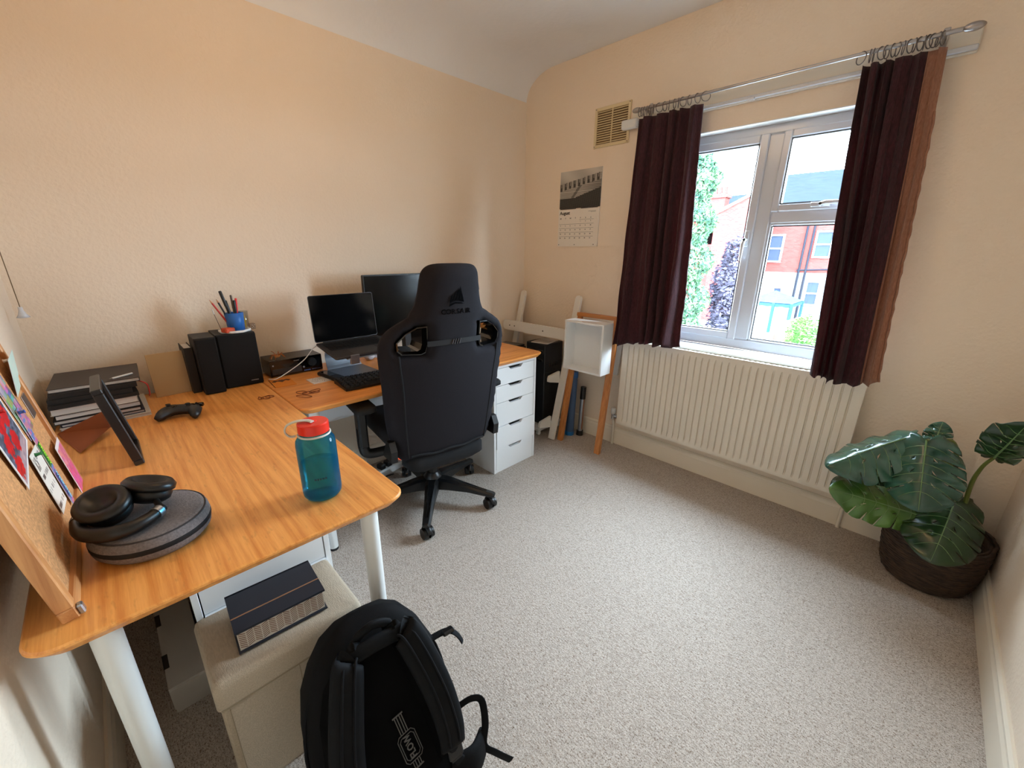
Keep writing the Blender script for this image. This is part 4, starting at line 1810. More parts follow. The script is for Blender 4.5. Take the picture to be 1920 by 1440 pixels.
for k in range(5):
    a = math.atan2(-.32, .95) + (k - 2) * .13
    z = .066
    m.bx(.0446 * cos(a) - .002, .0446 * cos(a) + .002, .0446 * sin(a) - .0015, .0446 * sin(a) + .0015, z, z + .003)
m.build('volume_marks', mat('dark_print', (26, 44, 56), .6), bt)

# ---- game controller
gc = empty('game_controller', (.455, .330, ZT), radians(-28))
gc.scale = (.86, .86, .86)
tag(gc, 'black game controller lying on the desk in front of the speakers', 'controller')
half_c = [(0, .040), (.030, .043), (.056, .036), (.072, .012), (.079, -.022), (.076, -.052), (.062, -.060), (.048, -.050), (.034, -.024), (.020, -.012), (0, -.010)]
oc = [(-a, b) for a, b in half_c] + [(a, b) for a, b in reversed(half_c[1:-1])]
m = puff(MB(), oc, [], .008, .020, .020, lambda u, v, h: Vector((v * -1, u,   .0295 + h + .010 * (v < 0) * v / -.06 * -1)), tmin=.002)
gb = m.build('controller_body', mat('soft_black_plastic', (26, 25, 25), .45), gc)
for a, b in ((-.048, .014), (.024, -.004 + .012)):
    m = MB()
    m.M = Matrix.Translation((-b, a, .047))
    m.lathe([(.012, 0), (.0065, .002), (.0055, .004), (.009, .007), (.009, .0095), (.007, .0085), (0, .0080)], n=18)
    m.build('thumbstick', RUBBER, gb)
m = MB()
m.M = Matrix.Translation((-.004, -.024, .0475))
m.bx(-.0035, .0035, -.011, .011, 0, .004, .001)
m.bx(-.011, .011, -.0035, .0035, 0, .004, .001)
m.build('direction_pad', BLACK_GLOSS, gb)
for dx, dy in ((.010, 0), (-.010, 0), (0, .010), (0, -.010)):
    MB().cyl((-.014 + dx, .050 + dy, .0455), (-.014 + dx, .050 + dy, .0515), .0042, n=12).build('face_button', BLACK_GLOSS, gb)
for sg in (-1, 1):
    m = MB()
    m.bx(-.052, -.036, sg * .05 - .018, sg * .05 + .018, .027, .043, .004)
    m.build('shoulder_button', BLACK_GLOSS, gb)

# ---- open black stand with brown easel strut
sf = empty('picture_frame', (.715, .190, ZT + .0022))
tag(sf, 'narrow black picture frame with a brown easel strut standing before the books', 'picture frame')
FV = Vector((0, -.042, .235)).normalized()
FN = Vector((1, 0, 0)).cross(FV)
FMT = Matrix(((1, FN.x, FV.x, 0), (0, FN.y, FV.y, 0), (0, FN.z, FV.z, 0), (0, 0, 0, 1)))
FBL = mat('satin_black_frame', (34, 31, 30), .35)
for a in ((-.095, .095, 0, .014), (-.095, .095, .221, .235), (-.095, -.081, .014, .221), (.081, .095, .014, .221)):
    m = MB()
    m.M = FMT
    m.bx(a[0], a[1], -.010, .012, a[2], a[3], .002)
    m.build('frame_rail', FBL, sf)
m = MB()
m.M = FMT
m.bx(-.081, .081, -.002, .001, .014, .221)
m.build('glass', pane_mat('frame_glass', (.93, .94, .94), .07), sf)
m = MB()
STR = mat('brown_hardboard_strut', (146, 74, 28), .7)
sp0 = sf.location
q_ = [PX(107, 814, 0, .365) - sp0, PX(150, 850, 2, ZT + .003) - sp0, PX(206, 802, 0, .455) - sp0, Vector((-.060, -.022, .085)), Vector((-.075, -.030, .130)), PX(190, 773, 0, .425) - sp0]
dq = Vector((.0, .003, .002))
m.add(q_ + [p + dq for p in q_], [(0, 1, 2, 5), (2, 3, 4, 5), (11, 8, 7, 6), (11, 10, 9, 8), (0, 6, 7, 1), (1, 7, 8, 2), (2, 8, 9, 3), (3, 9, 10, 4), (4, 10, 11, 5), (5, 11, 6, 0)])
m.build('easel_strut', STR, sf)

# ---- pile of books and notebooks by the wall
COVB = mat('black_book_cover', (26, 24, 24), .6)
COVB2 = mat('charcoal_book_cover', (58, 48, 44), .55)
COVN = mat('navy_book_cover', (38, 38, 56), .6)
GREYW = mat('white_grey_cover', (202, 194, 184), .6)


def book(x0, x1, y0, y1, z0, th, cover, label, rz=0, spine='y0', name='book', soft=False, group='pile of books by the wall'):
    cx, cy = (x0 + x1) / 2, (y0 + y1) / 2
    r = empty(name, (cx, cy, z0), radians(rz))
    tag(r, label, 'book', group)
    a, b = (x1 - x0) / 2, (y1 - y0) / 2
    c_ = .0022 if not soft else .001
    m_ = MB()
    m_.bx(-a, a, -b, b, 0, c_, .0004)
    m_.bx(-a, a, -b, b, th - c_, th, .0004)
    m_.bx(-a, -a + .003, -b, b, c_, th - c_)
    m_.build('cover', cover, r)
    m_ = MB()
    m_.bx(-a + .003, a - .004, -b + .003, b - .003, c_, th - c_)
    m_.build('pages', PAPER, r)
    return r


z = ZT
for x0, x1, y0, y1, th, cv_, lb, rz in (
    (.070, .350, .020, .252, .012, GREYW, 'wide white backed pad at the bottom of the book pile', 0),
    (.080, .340, .022, .236, .011, COVN, 'navy covered notebook near the bottom of the book pile', 1),
    (.078, .342, .012, .232, .014, COVB, 'black notebook with pale pages lying above the navy one', -1),
    (.072, .338, .014, .230, .018, COVB, 'thick black notebook in the middle of the book pile', 1),
    (.075, .340, .010, .228, .022, GREYW, 'thick pale paged sketchbook with a white cover in the pile', 0),
    (.080, .345, .006, .230, .013, COVB, 'slim black hardback just above the pale sketchbook', 182),
    (.085, .335, .014, .222, .017, COVB, 'thick black hardback third from the top of the pile', 179),
    (.070, .330, .018, .236, .016, COVB, 'black notebook lying directly beneath the brown-black one', 180),
    (.062, .318, .022, .252, .014, COVB2, 'brown-black notebook lying on top of the book pile', -2)):
    book(x0, x1, y0, y1, z, th, cv_, lb, rz)
    z += th + .0004
ZBK = z
pn = empty('pencil', (.28, .205, ZBK + .0005), radians(-55))
tag(pn, 'short white pencil lying on the top notebook of the pile', 'pencil')
MB().bx(-.035, .035, -.004, .004, 0, .006, .002).build('barrel', WHITE, pn)
MB().tube([(.035, 0, .003), (.044, 0, .003)], [.0035, .0006], 8).build('tip', mat('grey_tip', (120, 110, 100), .6), pn)
rb = MB()
rb.tube(bend([(.300, .240, ZBK - .016), (.320, .262, ZBK - .03), (.318, .264, ZBK - .06), (.312, .262, ZBK - .078)], 6), .0035, 6, flat=.35)
tag(rb.build('ribbon', mat('red_ribbon', (170, 42, 30), .6)), 'red ribbon bookmark hanging off the book pile', 'ribbon')

# ---- beige card, black book and speakers along the wall
bc = MB()
bc.M = Matrix.Translation((.132, .346, ZT)) @ Matrix.Rotation(radians(4), 4, 'Z') @ Matrix.Rotation(radians(-9), 4, 'Y')
bc.bx(-.004, 0, -.060, .060, 0, .178, .001)
tag(bc.build('card_panel', mat('beige_card', (190, 160, 118), .7)), 'blank beige card panel leaning on the wall beside the speakers', 'card')
sb = empty('book', (.140, .4195, ZT), radians(0))
tag(sb, 'black hardback book standing upright between the beige card and speaker', 'book')
m = MB()
m.bx(-.11, .03, -.015, -.0125, 0, .195)
m.bx(-.11, .03, .0125, .015, 0, .195)
m.bx(.0285, .0315, -.015, .015, 0, .195, .001)
m.build('cover', COVB, sb)
MB().bx(-.105, .028, -.0125, .0125, .003, .190).build('pages', PAPER, sb)

GRILLE = mat('black_speaker_cloth', (9, 9, 10), .95, bump=.4, bscale=900)
SPK = mat('black_speaker_cabinet', (15, 15, 16), .55)


def speaker(label, x, y, w_, d__, h, rz):
    r = empty('loudspeaker', (x, y, ZT), radians(rz))
    tag(r, label, 'speaker')
    MB().bx(-d__, -.008, -w_ / 2, w_ / 2, 0, h, .002).build('cabinet', SPK, r)
    g = MB()
    g.bx(-.008, .006, -w_ / 2 + .001, w_ / 2 - .001, .002, h - .002, .004)
    go = g.build('front_grille', GRILLE, r)
    return r, go


s1, g1 = speaker('large black loudspeaker carrying the pen tray beside the receiver', .200, .590, .146, .17, .236, -1)
m = MB()
for k in range(7):
    m.bx(.0062, .0068, .024 + k * .0042, .0268 + k * .0042, .020, .0238)
m.build('badge', SILVER, g1)
s2, g2 = speaker('slim black loudspeaker standing proud of the large one', .236, .4735, .074, .15, .238, -.5)

# ---- pen tray, cup and pens on top of the big speaker
ZP = ZT + .2365
ptx, pty = .145, .600
tray = empty('pen_tray', (ptx, pty, ZP))
tag(tray, 'small white octagonal tray on top of the large loudspeaker', 'tray')
MB().lathe([(0, 0), (.058, 0), (.062, .003), (.062, .011), (.058, .011), (.057, .004), (0, .004)], n=8, ph=pi / 8).build('dish', WHITE, tray)
cup = empty('pen_cup', (ptx + .012, pty + .006, ZP + .0045))
tag(cup, 'blue hexagonal pen cup standing in the white tray', 'pen cup')
MB().lathe([(0, 0), (.031, 0), (.036, .080), (.034, .080), (.0295, .003), (0, .003)], n=6, ph=.3).build('cup_body', mat('blue_plastic', (22, 98, 176), .45), cup)
jar = empty('clear_jar', (ptx - .035, pty + .045, ZP + .0005))
tag(jar, 'small clear jar holding a yellow strip behind the blue pen cup', 'jar')
MB().lathe([(.0, 0), (.022, 0), (.024, .082), (.0232, .082), (.0212, .002), (0, .002)], n=20).build('jar_glass', pane_mat('jar_glass', (.86, .87, .86), .09), jar)
MB().bx(-.005, .006, -.008, .010, .003, .062, .002).build('yellow_strip', mat('yellow_plastic', (226, 184, 30), .5), jar)
pens = (('pencil', (-.022, -.030), (.008, -.040), .150, .0038, (196, 48, 36), 'red wooden pencil leaning out of the blue pen cup'),
        ('pencil', (-.016, -.018), (.010, -.028), .145, .0038, (20, 20, 20), 'black wooden pencil with a sharp point in the blue pen cup'),
        ('marker_pen', (-.004, -.004), (.0, -.016), .172, .0062, (16, 16, 17), 'tall black marker pen in the blue pen cup'),
        ('marker_pen', (.002, -.008), (-.004, -.012), .130, .0064, (18, 18, 18), 'short thick black marker pen in the blue pen cup'),
        ('pen', (.004, .008), (-.006, .000), .150, .0042, (92, 76, 64), 'brown ballpoint pen standing in the blue pen cup'),
        ('pen', (.012, .010), (.0, .004), .128, .0048, (14, 14, 15), 'plain black pen standing low in the blue pen cup'),
        ('pen', (.004, .018), (-.008, .008), .136, .0046, (212, 34, 40), 'bright red pen at the back of the blue pen cup'))
for nm, (ax_, ay_), (lx2, ly2), ln, rr, c_, lb in pens:
    b_ = Vector((ptx + .012 + ax_ * .4, pty + .006 + ay_ * .4, ZP + .009))
    d = Vector((lx2 * .6, ly2, .085)).normalized()
    r = empty(nm, b_)
    tag(r, lb, 'pen', 'pens in the blue cup')
    mt = mat('pen_' + lb.split()[0], c_, .4)
    m = MB()
    if nm == 'pencil':
        m.tube([(0, 0, 0), d * (ln - .016)], rr, 6)
        m.build('barrel', mt, r)
        MB().tube([d * (ln - .016), d * (ln - .003)], [rr, .0012], 6).build('wood_cone', mat('bare_wood', (196, 140, 96), .7), r)
        MB().tube([d * (ln - .003), d * ln], [.0012, .0003], 6).build('lead', mt, r)
    else:
        m.tube([(0, 0, 0), d * (ln * .62)], rr * .86, 10)
        m.build('barrel', mt, r)
        MB().tube([d * (ln * .62), d * (ln * .98), d * ln], [rr, rr, rr * .7], 10).build('cap', mt, r)
rl = empty('ballpoint_refill', (ptx + .030, pty - .052, ZP + .010))
tag(rl, 'thin brown refill with a white end standing in front of the pen cup', 'refill')
MB().tube([(0, 0, 0), (-.006, -.014, .075)], .0012, 6).build('stem', mat('brown_stem', (92, 60, 40), .5), rl)
MB().tube([(-.006, -.014, .075), (-.0072, -.0165, .096)], [.0022, .0018], 8).build('end', WHITE, rl)
er = MB()
er.M = Matrix.Translation((ptx + .034, pty - .030, ZP + .0045)) @ Matrix.Rotation(radians(25), 4, 'Z')
er.bx(-.020, .016, -.020, .022, 0, .020, .004)
tag(er.build('eraser', mat('orange_red_rubber', (198, 78, 44), .7, noise=.3, nscale=60)), 'orange-red eraser block in the white pen tray', 'eraser')
dc = empty('acrylic_die', (ptx - .02, pty + .085 - .012, ZP + .0005), .3)
tag(dc, 'clear acrylic block with white dots beside the pen tray', 'block')
MB().bx(-.011, .011, -.011, .011, 0, .026, .002).build('block', pane_mat('acrylic', (.82, .80, .80), .15), dc)
for y_, z_ in ((-.005, .006), (.005, .006), (-.005, .019), (.005, .019), (0, .0125)):
    MB().sphere((.0115, y_, z_), .0018, 8, 5).build('pip', WHITE, dc)

# ---- hi-fi receiver
rc = empty('hifi_receiver', (.092, .824, ZT))
tag(rc, 'compact black hi-fi receiver with a round volume knob between speaker and laptop', 'receiver')
RTOP = mat('brown_black_metal', (46, 38, 34), .35, metal=.3)
MB().bx(-.072, .060, -.120, .120, .004, .082, .002).build('casing', RTOP, rc)
FP = MB()
FP.bx(.060, .070, -.120, .120, .002, .082, .002)
fpo = FP.build('front_panel', BLACK_GLOSS, rc)
MB().bx(.0695, .0712, -.112, .020, .012, .040, .001).build('disc_tray', mat('grey_brushed_panel', (62, 58, 56), .4, metal=.5), fpo)
MB().cyl((.069, .070, .050), (.084, .070, .050), .021, .019, 28).build('volume_knob', BLACK, fpo)
MB().cyl((.069, -.105, .058), (.072, -.105, .058), .0035, n=10).build('power_button', SILVER, fpo)
MB().cyl((.069, .030, .030), (.073, .030, .030), .0045, n=10).build('jack', SILVER, fpo)
m = MB()
for k in range(13):
    if k == 5:
        continue
    m.bx(.0698, .0706, .030 + k * .0062, .034 + k * .0062, .010, .0135)
m.build('blue_print', mat('blue_front_print', (90, 130, 200), .5), fpo)
m = MB()
for k in range(6):
    m.bx(.0698, .0706, -.012 + k * .0042, -.0092 + k * .0042, .066, .070)
m.build('brand_print', SILVER, fpo)
for x in (-.05, .045):
    for y in (-.10, .10):
        MB().cyl((x, y, 0), (x, y, .004), .008, n=12).build('foot', RUBBER, rc)
sp = empty('wire_spider', (.118, .752, ZT + .0825))
tag(sp, 'small orange wire spider figure on top of the black receiver', 'ornament')
ORW = mat('orange_copper_wire', (206, 112, 40), .35, metal=.4)
MB().sphere((0, .004, .010), .009, 12, 8, sx=1, sy=1.5, sz=.8).build('spider_body', mat('pale_orange_bead', (214, 150, 92), .4), sp)
for k in range(8):
    sg = -1 if k < 4 else 1
    a = radians((-60, -25, 20, 60)[k % 4])
    d = Vector((sin(a) * .9, sg * cos(a), 0))
    hgt = (.030, .018, .016, .026)[k % 4]
    MB().tube([(0, .004, .011), d * .014 + Vector((0, .004, .012 + hgt * .3)), d * .024 + Vector((0, .004, hgt)), d * .034 + Vector((0, .004, .001 + (.03 if k in (0, 7) else 0)))], .0014, 6).build('spider_leg', ORW, sp)
wc = MB()
wc.tube(bend([(.176, .690, ZT + .003), (.200, .712, ZT + .004), (.185, .770, ZT + .022), (.190, .850, ZT + .070), (.178, .905, ZT + .118), (.150, .950, ZT + .128), (.19, .99, ZT + .135)], 8), .0022, 8)
tag(wc.build('white_cable', WHITE), 'white cable looping across the receiver front up to the laptop stand', 'cable')

# ---- laptop on aluminium stand
lpY, lpW = 1.034, .312
hx, hz_ = .300, .876
fx, fz = .517, .846
ldir = Vector((fx - hx, 0, fz - hz_)).normalized()
lnor = Vector((-ldir.z, 0, ldir.x))
if lnor.z < 0:
    lnor = -lnor
ls = empty('laptop_stand', (.33, lpY, ZT))
tag(ls, 'bent aluminium laptop stand on the desk under the dark laptop', 'laptop stand')
LTs = Matrix.Translation((-.33, -lpY, -ZT))
LM = LTs @ Matrix(((ldir.x, 0, lnor.x, hx), (0, 1, 0, lpY), (ldir.z, 0, lnor.z, hz_), (0, 0, 0, 1)))
m = MB()
m.M = LM
m.bx(-.010, .2225, -.105, .105, -.0165, -.0122, .001)
m.build('tray', SILVER, ls)
for y in (-.070, .085):
    m = MB()
    m.M = LM
    m.bx(.2218, .2265, y - .020, y + .020, -.0165, .004, .001)
    m.bx(.2135, .2265, y - .020, y + .020, -.040, -.0155, .001)
    m.build('front_lip', SILVER, ls)
m = MB()
m.M = LTs
prs = [Vector((hx + .01, 0, hz_ - .018)), Vector((hx - .035, 0, hz_ - .025)), Vector((hx - .085, 0, hz_ - .065)), Vector((hx - .105, 0, ZT + .07)), Vector((hx - .085, 0, ZT + .015)), Vector((hx - .05, 0, ZT + .0025)), Vector((.44, 0, ZT + .0025))]
sp_ = bend(prs, 6)
rs = []
for i, p_ in enumerate(sp_):
    t_ = (sp_[min(i + 1, len(sp_) - 1)] - sp_[max(i - 1, 0)]).normalized()
    nn = Vector((-t_.z, 0, t_.x)) * .002
    hw = .105 - .02 * sin(pi * i / (len(sp_) - 1))
    rs.append([p_ + nn + Vector((0, lpY - hw, 0)), p_ + nn + Vector((0, lpY + hw, 0)), p_ - nn + Vector((0, lpY + hw, 0)), p_ - nn + Vector((0, lpY - hw, 0))])
m.rings(rs, True, True, False)
m.build('bent_sheet', SILVER, ls)

lp = empty('laptop', (hx, lpY, hz_))
tag(lp, 'open dark grey laptop with a black screen raised on the aluminium stand', 'laptop')
LB = Matrix(((ldir.x, 0, lnor.x, 0), (0, 1, 0, 0), (ldir.z, 0, lnor.z, 0), (0, 0, 0, 1)))
m = MB()
m.M = LB
m.rings([[(x, y, z_) for x, y in rrect(i, .221 - i, -lpW / 2 + i, lpW / 2 - i, .010, 4)] for i, z_ in ((.003, -.011), (0, -.008), (0, -.001), (.001, 0))], True, True, False)
lbo = m.build('base', SPACE_GREY, lp)
m = MB()
m.M = LB
m.bx(.022, .125, -.135, .135, 0, .0006)
kb_ = m.build('keyboard_well', BLACK_MATT, lbo)
km = None
for r_ in range(6):
    n_k = 14 if r_ < 5 else 9
    for k in range(n_k):
        w_ = .270 / n_k
        me_key = (r_ == 5)
        mk = MB()
        mk.M = LB
        y = -.135 + w_ * (k + .5)
        x = .0305 + r_ * .0172
        mk.bx(x - .0072, x + .0072, y - w_ / 2 + .0012, y + w_ / 2 - .0012, .0006, .0014)
        mk.build('key', BLACK, kb_)
m = MB()
m.M = LB
m.bx(.135, .212, -.065, .065, 0, .0005)
m.build('trackpad', mat('grey_trackpad', (92, 88, 87), .35, metal=.6), lbo)
sdir = Vector((-.02, 0, .215)).normalized()
snor = Vector((sdir.z, 0, -sdir.x))
LS = Matrix(((snor.x, 0, sdir.x, 0), (0, 1, 0, 0), (snor.z, 0, sdir.z, .002), (0, 0, 0, 1)))
m = MB()
m.M = LS
m.prism([(y, z_) for y, z_ in rrect(-lpW / 2, lpW / 2, 0, .216, .009, 4)], -.005, -.001, 0)
sco = m.build('lid', SPACE_GREY, lp)
SCR = mat('dark_screen_glass', (7, 7, 8), .14, spec=.4)
m = MB()
m.M = LS
m.prism([(y, z_) for y, z_ in rrect(-lpW / 2 + .002, lpW / 2 - .002, .004, .214, .008, 4)], -.001, 0, 0)
m.build('screen', SCR, sco)
m = MB()
m.M = LS
m.cyl((-.003, -.12, 0), (-.003, .12, 0), .005, n=10)
m.build('hinge', BLACK, lp)

# ---- monitor
mo = empty('monitor', (.17, 1.452, ZT))
tag(mo, 'black desktop monitor with a dark screen behind the gaming chair', 'monitor')
MZ = 1.172 - ZT
m = MB()
m.M = Matrix.Rotation(radians(1.5), 4, 'Y')
m.prism(rrect(-.265, .265, MZ - .335, MZ, .006, 3), .000, .022, 0)
mc = m.build('casing', BLACK, mo)
m = MB()
m.M = Matrix.Rotation(radians(1.5), 4, 'Y')
m.bx(.0215, .0228, -.260, .260, MZ - .325, MZ - .006)
m.build('screen', SCR, mc)
m = MB()
m.bx(-.035, .005, -.035, .035, .010, MZ - .15, .006)
m.build('stand_neck', BLACK, mo)
m = MB()
m.rings([[(x, y, z_) for x, y in rrect(-.10 + i, .10 - i, -.12 + i, .12 - i, .05, 6)] for i, z_ in ((0, 0), (0, .006), (.004, .010))], True, True, False)
m.build('stand_base', BLACK, mo)

# ---- keyboard, phone, charging puck, earbud case
kbd = empty('keyboard', (.535, 1.095, ZT), radians(-4))
tag(kbd, 'black full size keyboard at the desk edge before the chair', 'keyboard')
m = MB()
m.add([(-.075, -.215, .002), (.075, -.215, .002), (.075, .215, .002), (-.075, .215, .002), (-.075, -.215, .024), (.075, -.215, .012), (.075, .215, .012), (-.075, .215, .024)],
      [(3, 2, 1, 0), (4, 5, 6, 7), (0, 1, 5, 4), (1, 2, 6, 5), (2, 3, 7, 6), (3, 0, 4, 7)])
kbo = m.build('keyboard_base', BLACK, kbd)
KEY = mat('charcoal_key', (30, 30, 31), .5)
for r_ in range(6):
    for k in range(20):
        if r_ == 5 and 4 < k < 9:
            continue
        x = -.060 + r_ * .0225
        y = -.200 + k * .0210
        zb = .0222 - (x + .075) * .08 + .0005
        mk = MB()
        mk.rings([[(x - s_, y - s_, zb + h_), (x + s_, y - s_, zb + h_), (x + s_, y + s_, zb + h_), (x - s_, y + s_, zb + h_)] for s_, h_ in ((.0092, 0), (.0070, .008))], False, True, False)
        mk.build('key', KEY, kbo)
for x in (-.065, .065):
    for y in (-.19, .19):
        MB().cyl((x, y, 0), (x, y, .003), .006, n=10).build('rubber_foot', RUBBER, kbd)
ph_ = empty('desk_phone_handset', (.345, .915, ZT), radians(8))
tag(ph_, 'slim black handset lying left of the keyboard by the stand', 'handset')
MB().rings([[(x, y, z_) for x, y in rrect(-.095 + i, .095 - i, -.026 + i, .026 - i, .015, 4)] for i, z_ in ((.003, 0), (0, .004), (0, .014), (.005, .018))], True, True, True).build('handset_body', BLACK, ph_)
MB().bx(-.07, .02, -.018, .018, .0178, .0190, .001).build('display', BLACK_GLOSS, ph_)
pk_ = empty('charging_puck', (.100, 1.265, ZT))
tag(pk_, 'white rounded charging puck with a black lead under the laptop', 'charger')
MB().rings([[(x, y, z_) for x, y in rrect(-.028 + i, .028 - i, -.032 + i, .032 - i, .02 - i * .3, 5)] for i, z_ in ((.003, 0), (0, .004), (0, .018), (.005, .024))], True, True, True).build('puck', WHITE_GLOSS, pk_)
MB().tube(bend([(.02, .03, .008), (.09, .05, .004), (.20, .06, .004)], 6), .0025, 6).build('lead', BLACK, pk_)
ec = empty('earbud_case', (.15, 1.205, ZT))
MB().sphere((0, 0, .022), .022, 18, 10, sx=1.2, sy=1.35, sz=1).build('case_shell', WHITE_GLOSS, ec)
tag(ec, 'small glossy white rounded earbud case in front of the monitor', 'earbud case')

# ---- coaster, orange card, rubber bands
oc_ = empty('orange_card', (.262, .722, ZT), radians(-4))
tag(oc_, 'orange card with a dark bat shape lying in front of the receiver', 'card')
MB().bx(-.068, .068, -.044, .044, 0, .0025, .001).build('card_sheet', mat('orange_card_stock', (222, 132, 36), .6), oc_)
bat = [(-.005, -.040), (-.020, -.028), (-.006, -.018), (-.018, -.008), (-.030, 0), (-.018, .008), (-.006, .018), (-.020, .028), (-.005, .040), (.014, .026), (.008, .012), (.016, .004), (.012, 0), (.016, -.004), (.008, -.012), (.014, -.026)]
MB().prism([(-a - .028, b) for a, b in bat], .0025, .0029).build('bat_shape', mat('dark_brown_ink', (86, 44, 20), .7), oc_)
MB().bx(-.068, .068, -.0445, -.0435, -.0, .003).build('dark_edge', COVB, oc_)
co_ = empty('coaster', (.343, .854, ZT), radians(2))
tag(co_, 'white square coaster with a line drawing near the keyboard', 'coaster')


def doodle(u, v):
    r = sqrt((u - .5) ** 2 + (v - .5) ** 2)
    a = math.atan2(v - .5, u - .5)
    k = sin(a * 5 + r * 22)
    if r < .43 and abs(k) < .34:
        return (96, 92, 104)
    return (222, 212, 204)


printed('printed_face', ((.045, -.040, .003), (.045, .040, .003), (-.045, -.040, .003)), doodle, 26, 26, co_, .003)
BAND = mat('brown_rubber_band', (126, 62, 22), .6)
rnd = random.Random(21)
for k, (x, y, r1_, r2_, lb) in enumerate(((.470, .735, .024, .016, 'brown rubber band lying nearest the desk corner'), (.498, .748, .020, .018, 'brown rubber band looped in the middle of the tangle'),
                                      (.492, .782, .026, .014, 'brown rubber band overlapping the coiled one'), (.515, .775, .018, .012, 'small coiled brown rubber band on the laptop desk'),
                                      (.540, .722, .034, .012, 'long brown rubber band stretched towards the front edge'))):
    m = MB()
    a0 = rnd.uniform(0, 3)
    m.tube([(r1_ * cos(2 * pi * j / 28) * cos(a0) - r2_ * sin(2 * pi * j / 28) * sin(a0), r1_ * cos(2 * pi * j / 28) * sin(a0) + r2_ * sin(2 * pi * j / 28) * cos(a0), .0016 + k * .0009 + .0004 * sin(j)) for j in range(28)], .0014, 6, loop=True)
    o = m.build('rubber_band', BAND)
    o.location = (x, y, ZT)
    tag(o, lb, 'rubber band', 'rubber bands on the laptop desk')
for k, (x, y, lb) in enumerate(((.428, .588, 'twisted brown rubber band on the desk by the seam'), (.446, .603, 'brown rubber band crossing the twisted one by the seam'), (.440, .618, 'little brown rubber band at the end of the seam-side pile'))):
    m = MB()
    m.tube([((.020 - .003 * k) * cos(2 * pi * j / 28), (.007 + .004 * k) * sin(2 * pi * j / 28) + .004 * sin(4 * pi * j / 28), .0016 + .0008 * k + .004 * (k == 1) * max(0, sin(2 * pi * j / 28))) for j in range(28)], .0014, 6, loop=True)
    o = m.build('rubber_band', BAND)
    o.location = (x, y, ZT)
    o.rotation_euler = (0, 0, k * 1.1)
    tag(o, lb, 'rubber band', 'rubber bands beside the desk seam')

# ---- under the desk: cable tray, power strip, cables
tb = empty('cable_tray', (.105, 1.10, .430))
tag(tb, 'white cable tray box fixed to the wall beneath the laptop desk', 'cable tray')
MB().bx(-.104, .09, -.26, .195, 0, .225, .004).build('tray_box', WHITE_FOIL, tb)
MB().bx(.0895, .091, .191, .1955, 0, .225).build('edge_gap', BLACK_MATT, tb)
ps = empty('power_strip', (.165, 1.27, 0), radians(12))
tag(ps, 'white power strip with a glowing orange switch on the carpet under the desk', 'power strip')
MB().bx(-.032, .032, -.12, .10, 0, .042, .006).build('strip_body', WHITE, ps)
MB().bx(-.012, .012, .060, .082, .0415, .046, .002).build('switch', mat('orange_neon', (240, 90, 40), .4, emit=((255, 90, 40), 1.2)), ps)
for y in (-.08, -.03):
    MB().bx(-.024, .024, y - .018, y + .018, .0415, .075, .006).build('plug', BLACK, ps)
cbl = MB()
cbl.tube(bend([(.235, 1.24, .010), (.262, 1.17, .03), (.26, 1.12, .03), (.24, 1.06, .006), (.16, 1.08, .006), (.15, 1.10, .008), (.27, 1.13, .006), (.31, 1.10, .006)], 8), .004, 8)
tag(cbl.build('black_cable', BLACK), 'black mains cable coiled beside the power strip under the desk', 'cable')
cbl = MB()
cbl.tube(bend([(.10, 1.15, .43), (.13, 1.14, .25), (.18, 1.10, .06), (.22, 1.02, .006), (.16, .98, .006), (.10, 1.04, .006), (.06, 1.12, .006)], 8), .003, 8)
tag(cbl.build('grey_cable', mat('grey_cable', (150, 146, 142), .5)), 'grey cable dropping from the tray to the carpet', 'cable')
# ================================================================== things stored in the far corner
RACKW = mat('white_rack_paint', (230, 224, 214), .45)
rk = empty('leaning_rack', (.32, 2.44, 0))
tag(rk, 'white wooden rack with rounded uprights and a ledge leaning in the corner', 'rack')
RT = Matrix.Translation((-.32, -2.44, 0))
R0, R1 = Vector((0, 2.315, 0)), Vector((0, 2.560, 1.005))
RU = (R1 - R0).normalized()
RN = Vector((0, -RU.z, RU.y))
for x in (.055, .578):
    m = MB()
    m.M = RT @ Matrix(((1, 0, 0, x), (0, RN.y, RU.y, R0.y), (0, RN.z, RU.z, R0.z), (0, 0, 0, 1)))
    ln = (R1 - R0).length
    pts = [(-.024, .004), (.024, .004), (.024, ln - .024)] + [(.024 * cos(a), ln - .024 + .024 * sin(a)) for a in [pi * k / 8 for k in range(1, 8)]] + [(-.024, ln - .024)]
    m.prism(pts, 0, .018, 1)
    m.build('upright', RACKW, rk)


def rack_pt(z_):
    return R0 + (R1 - R0) * (z_ / R1.z)


y_ = rack_pt(.735).y
m = MB()
m.M = RT
m.prism(rrect(.020, .626, .728, .800, .022, 4), y_ - .135, y_ - .119, 1)
lg = m.build('ledge_front', RACKW, rk)
for x in (.09, .14, .42):
    m = MB()
    m.M = RT
    m.cyl((x, y_ - .1365, .764), (x, y_ - .134, .764), .005, n=10)
    m.build('screw_hole_shade_disc', mat('screw_hole_shade', (96, 84, 72), .8), lg)  # disc whose dark colour paints the shade inside a screw hole
m = MB()
m.M = RT
m.bx(.035, .618, y_ - .119, y_ - .012, .728, .744, .002)
m.build('ledge_shelf', RACKW, rk)
for zb in (.405, .085):
    yb = rack_pt(zb).y
    m = MB()
    m.M = RT
    m.prism([(yb - .010, zb), (yb - .010, zb + .085), (yb - .120, zb + .070), (yb - .128, zb + .055), (yb - .128, zb + .030), (yb - .118, zb + .026)], .537, .553, 0)
    m.build('shelf_bracket', RACKW, rk)

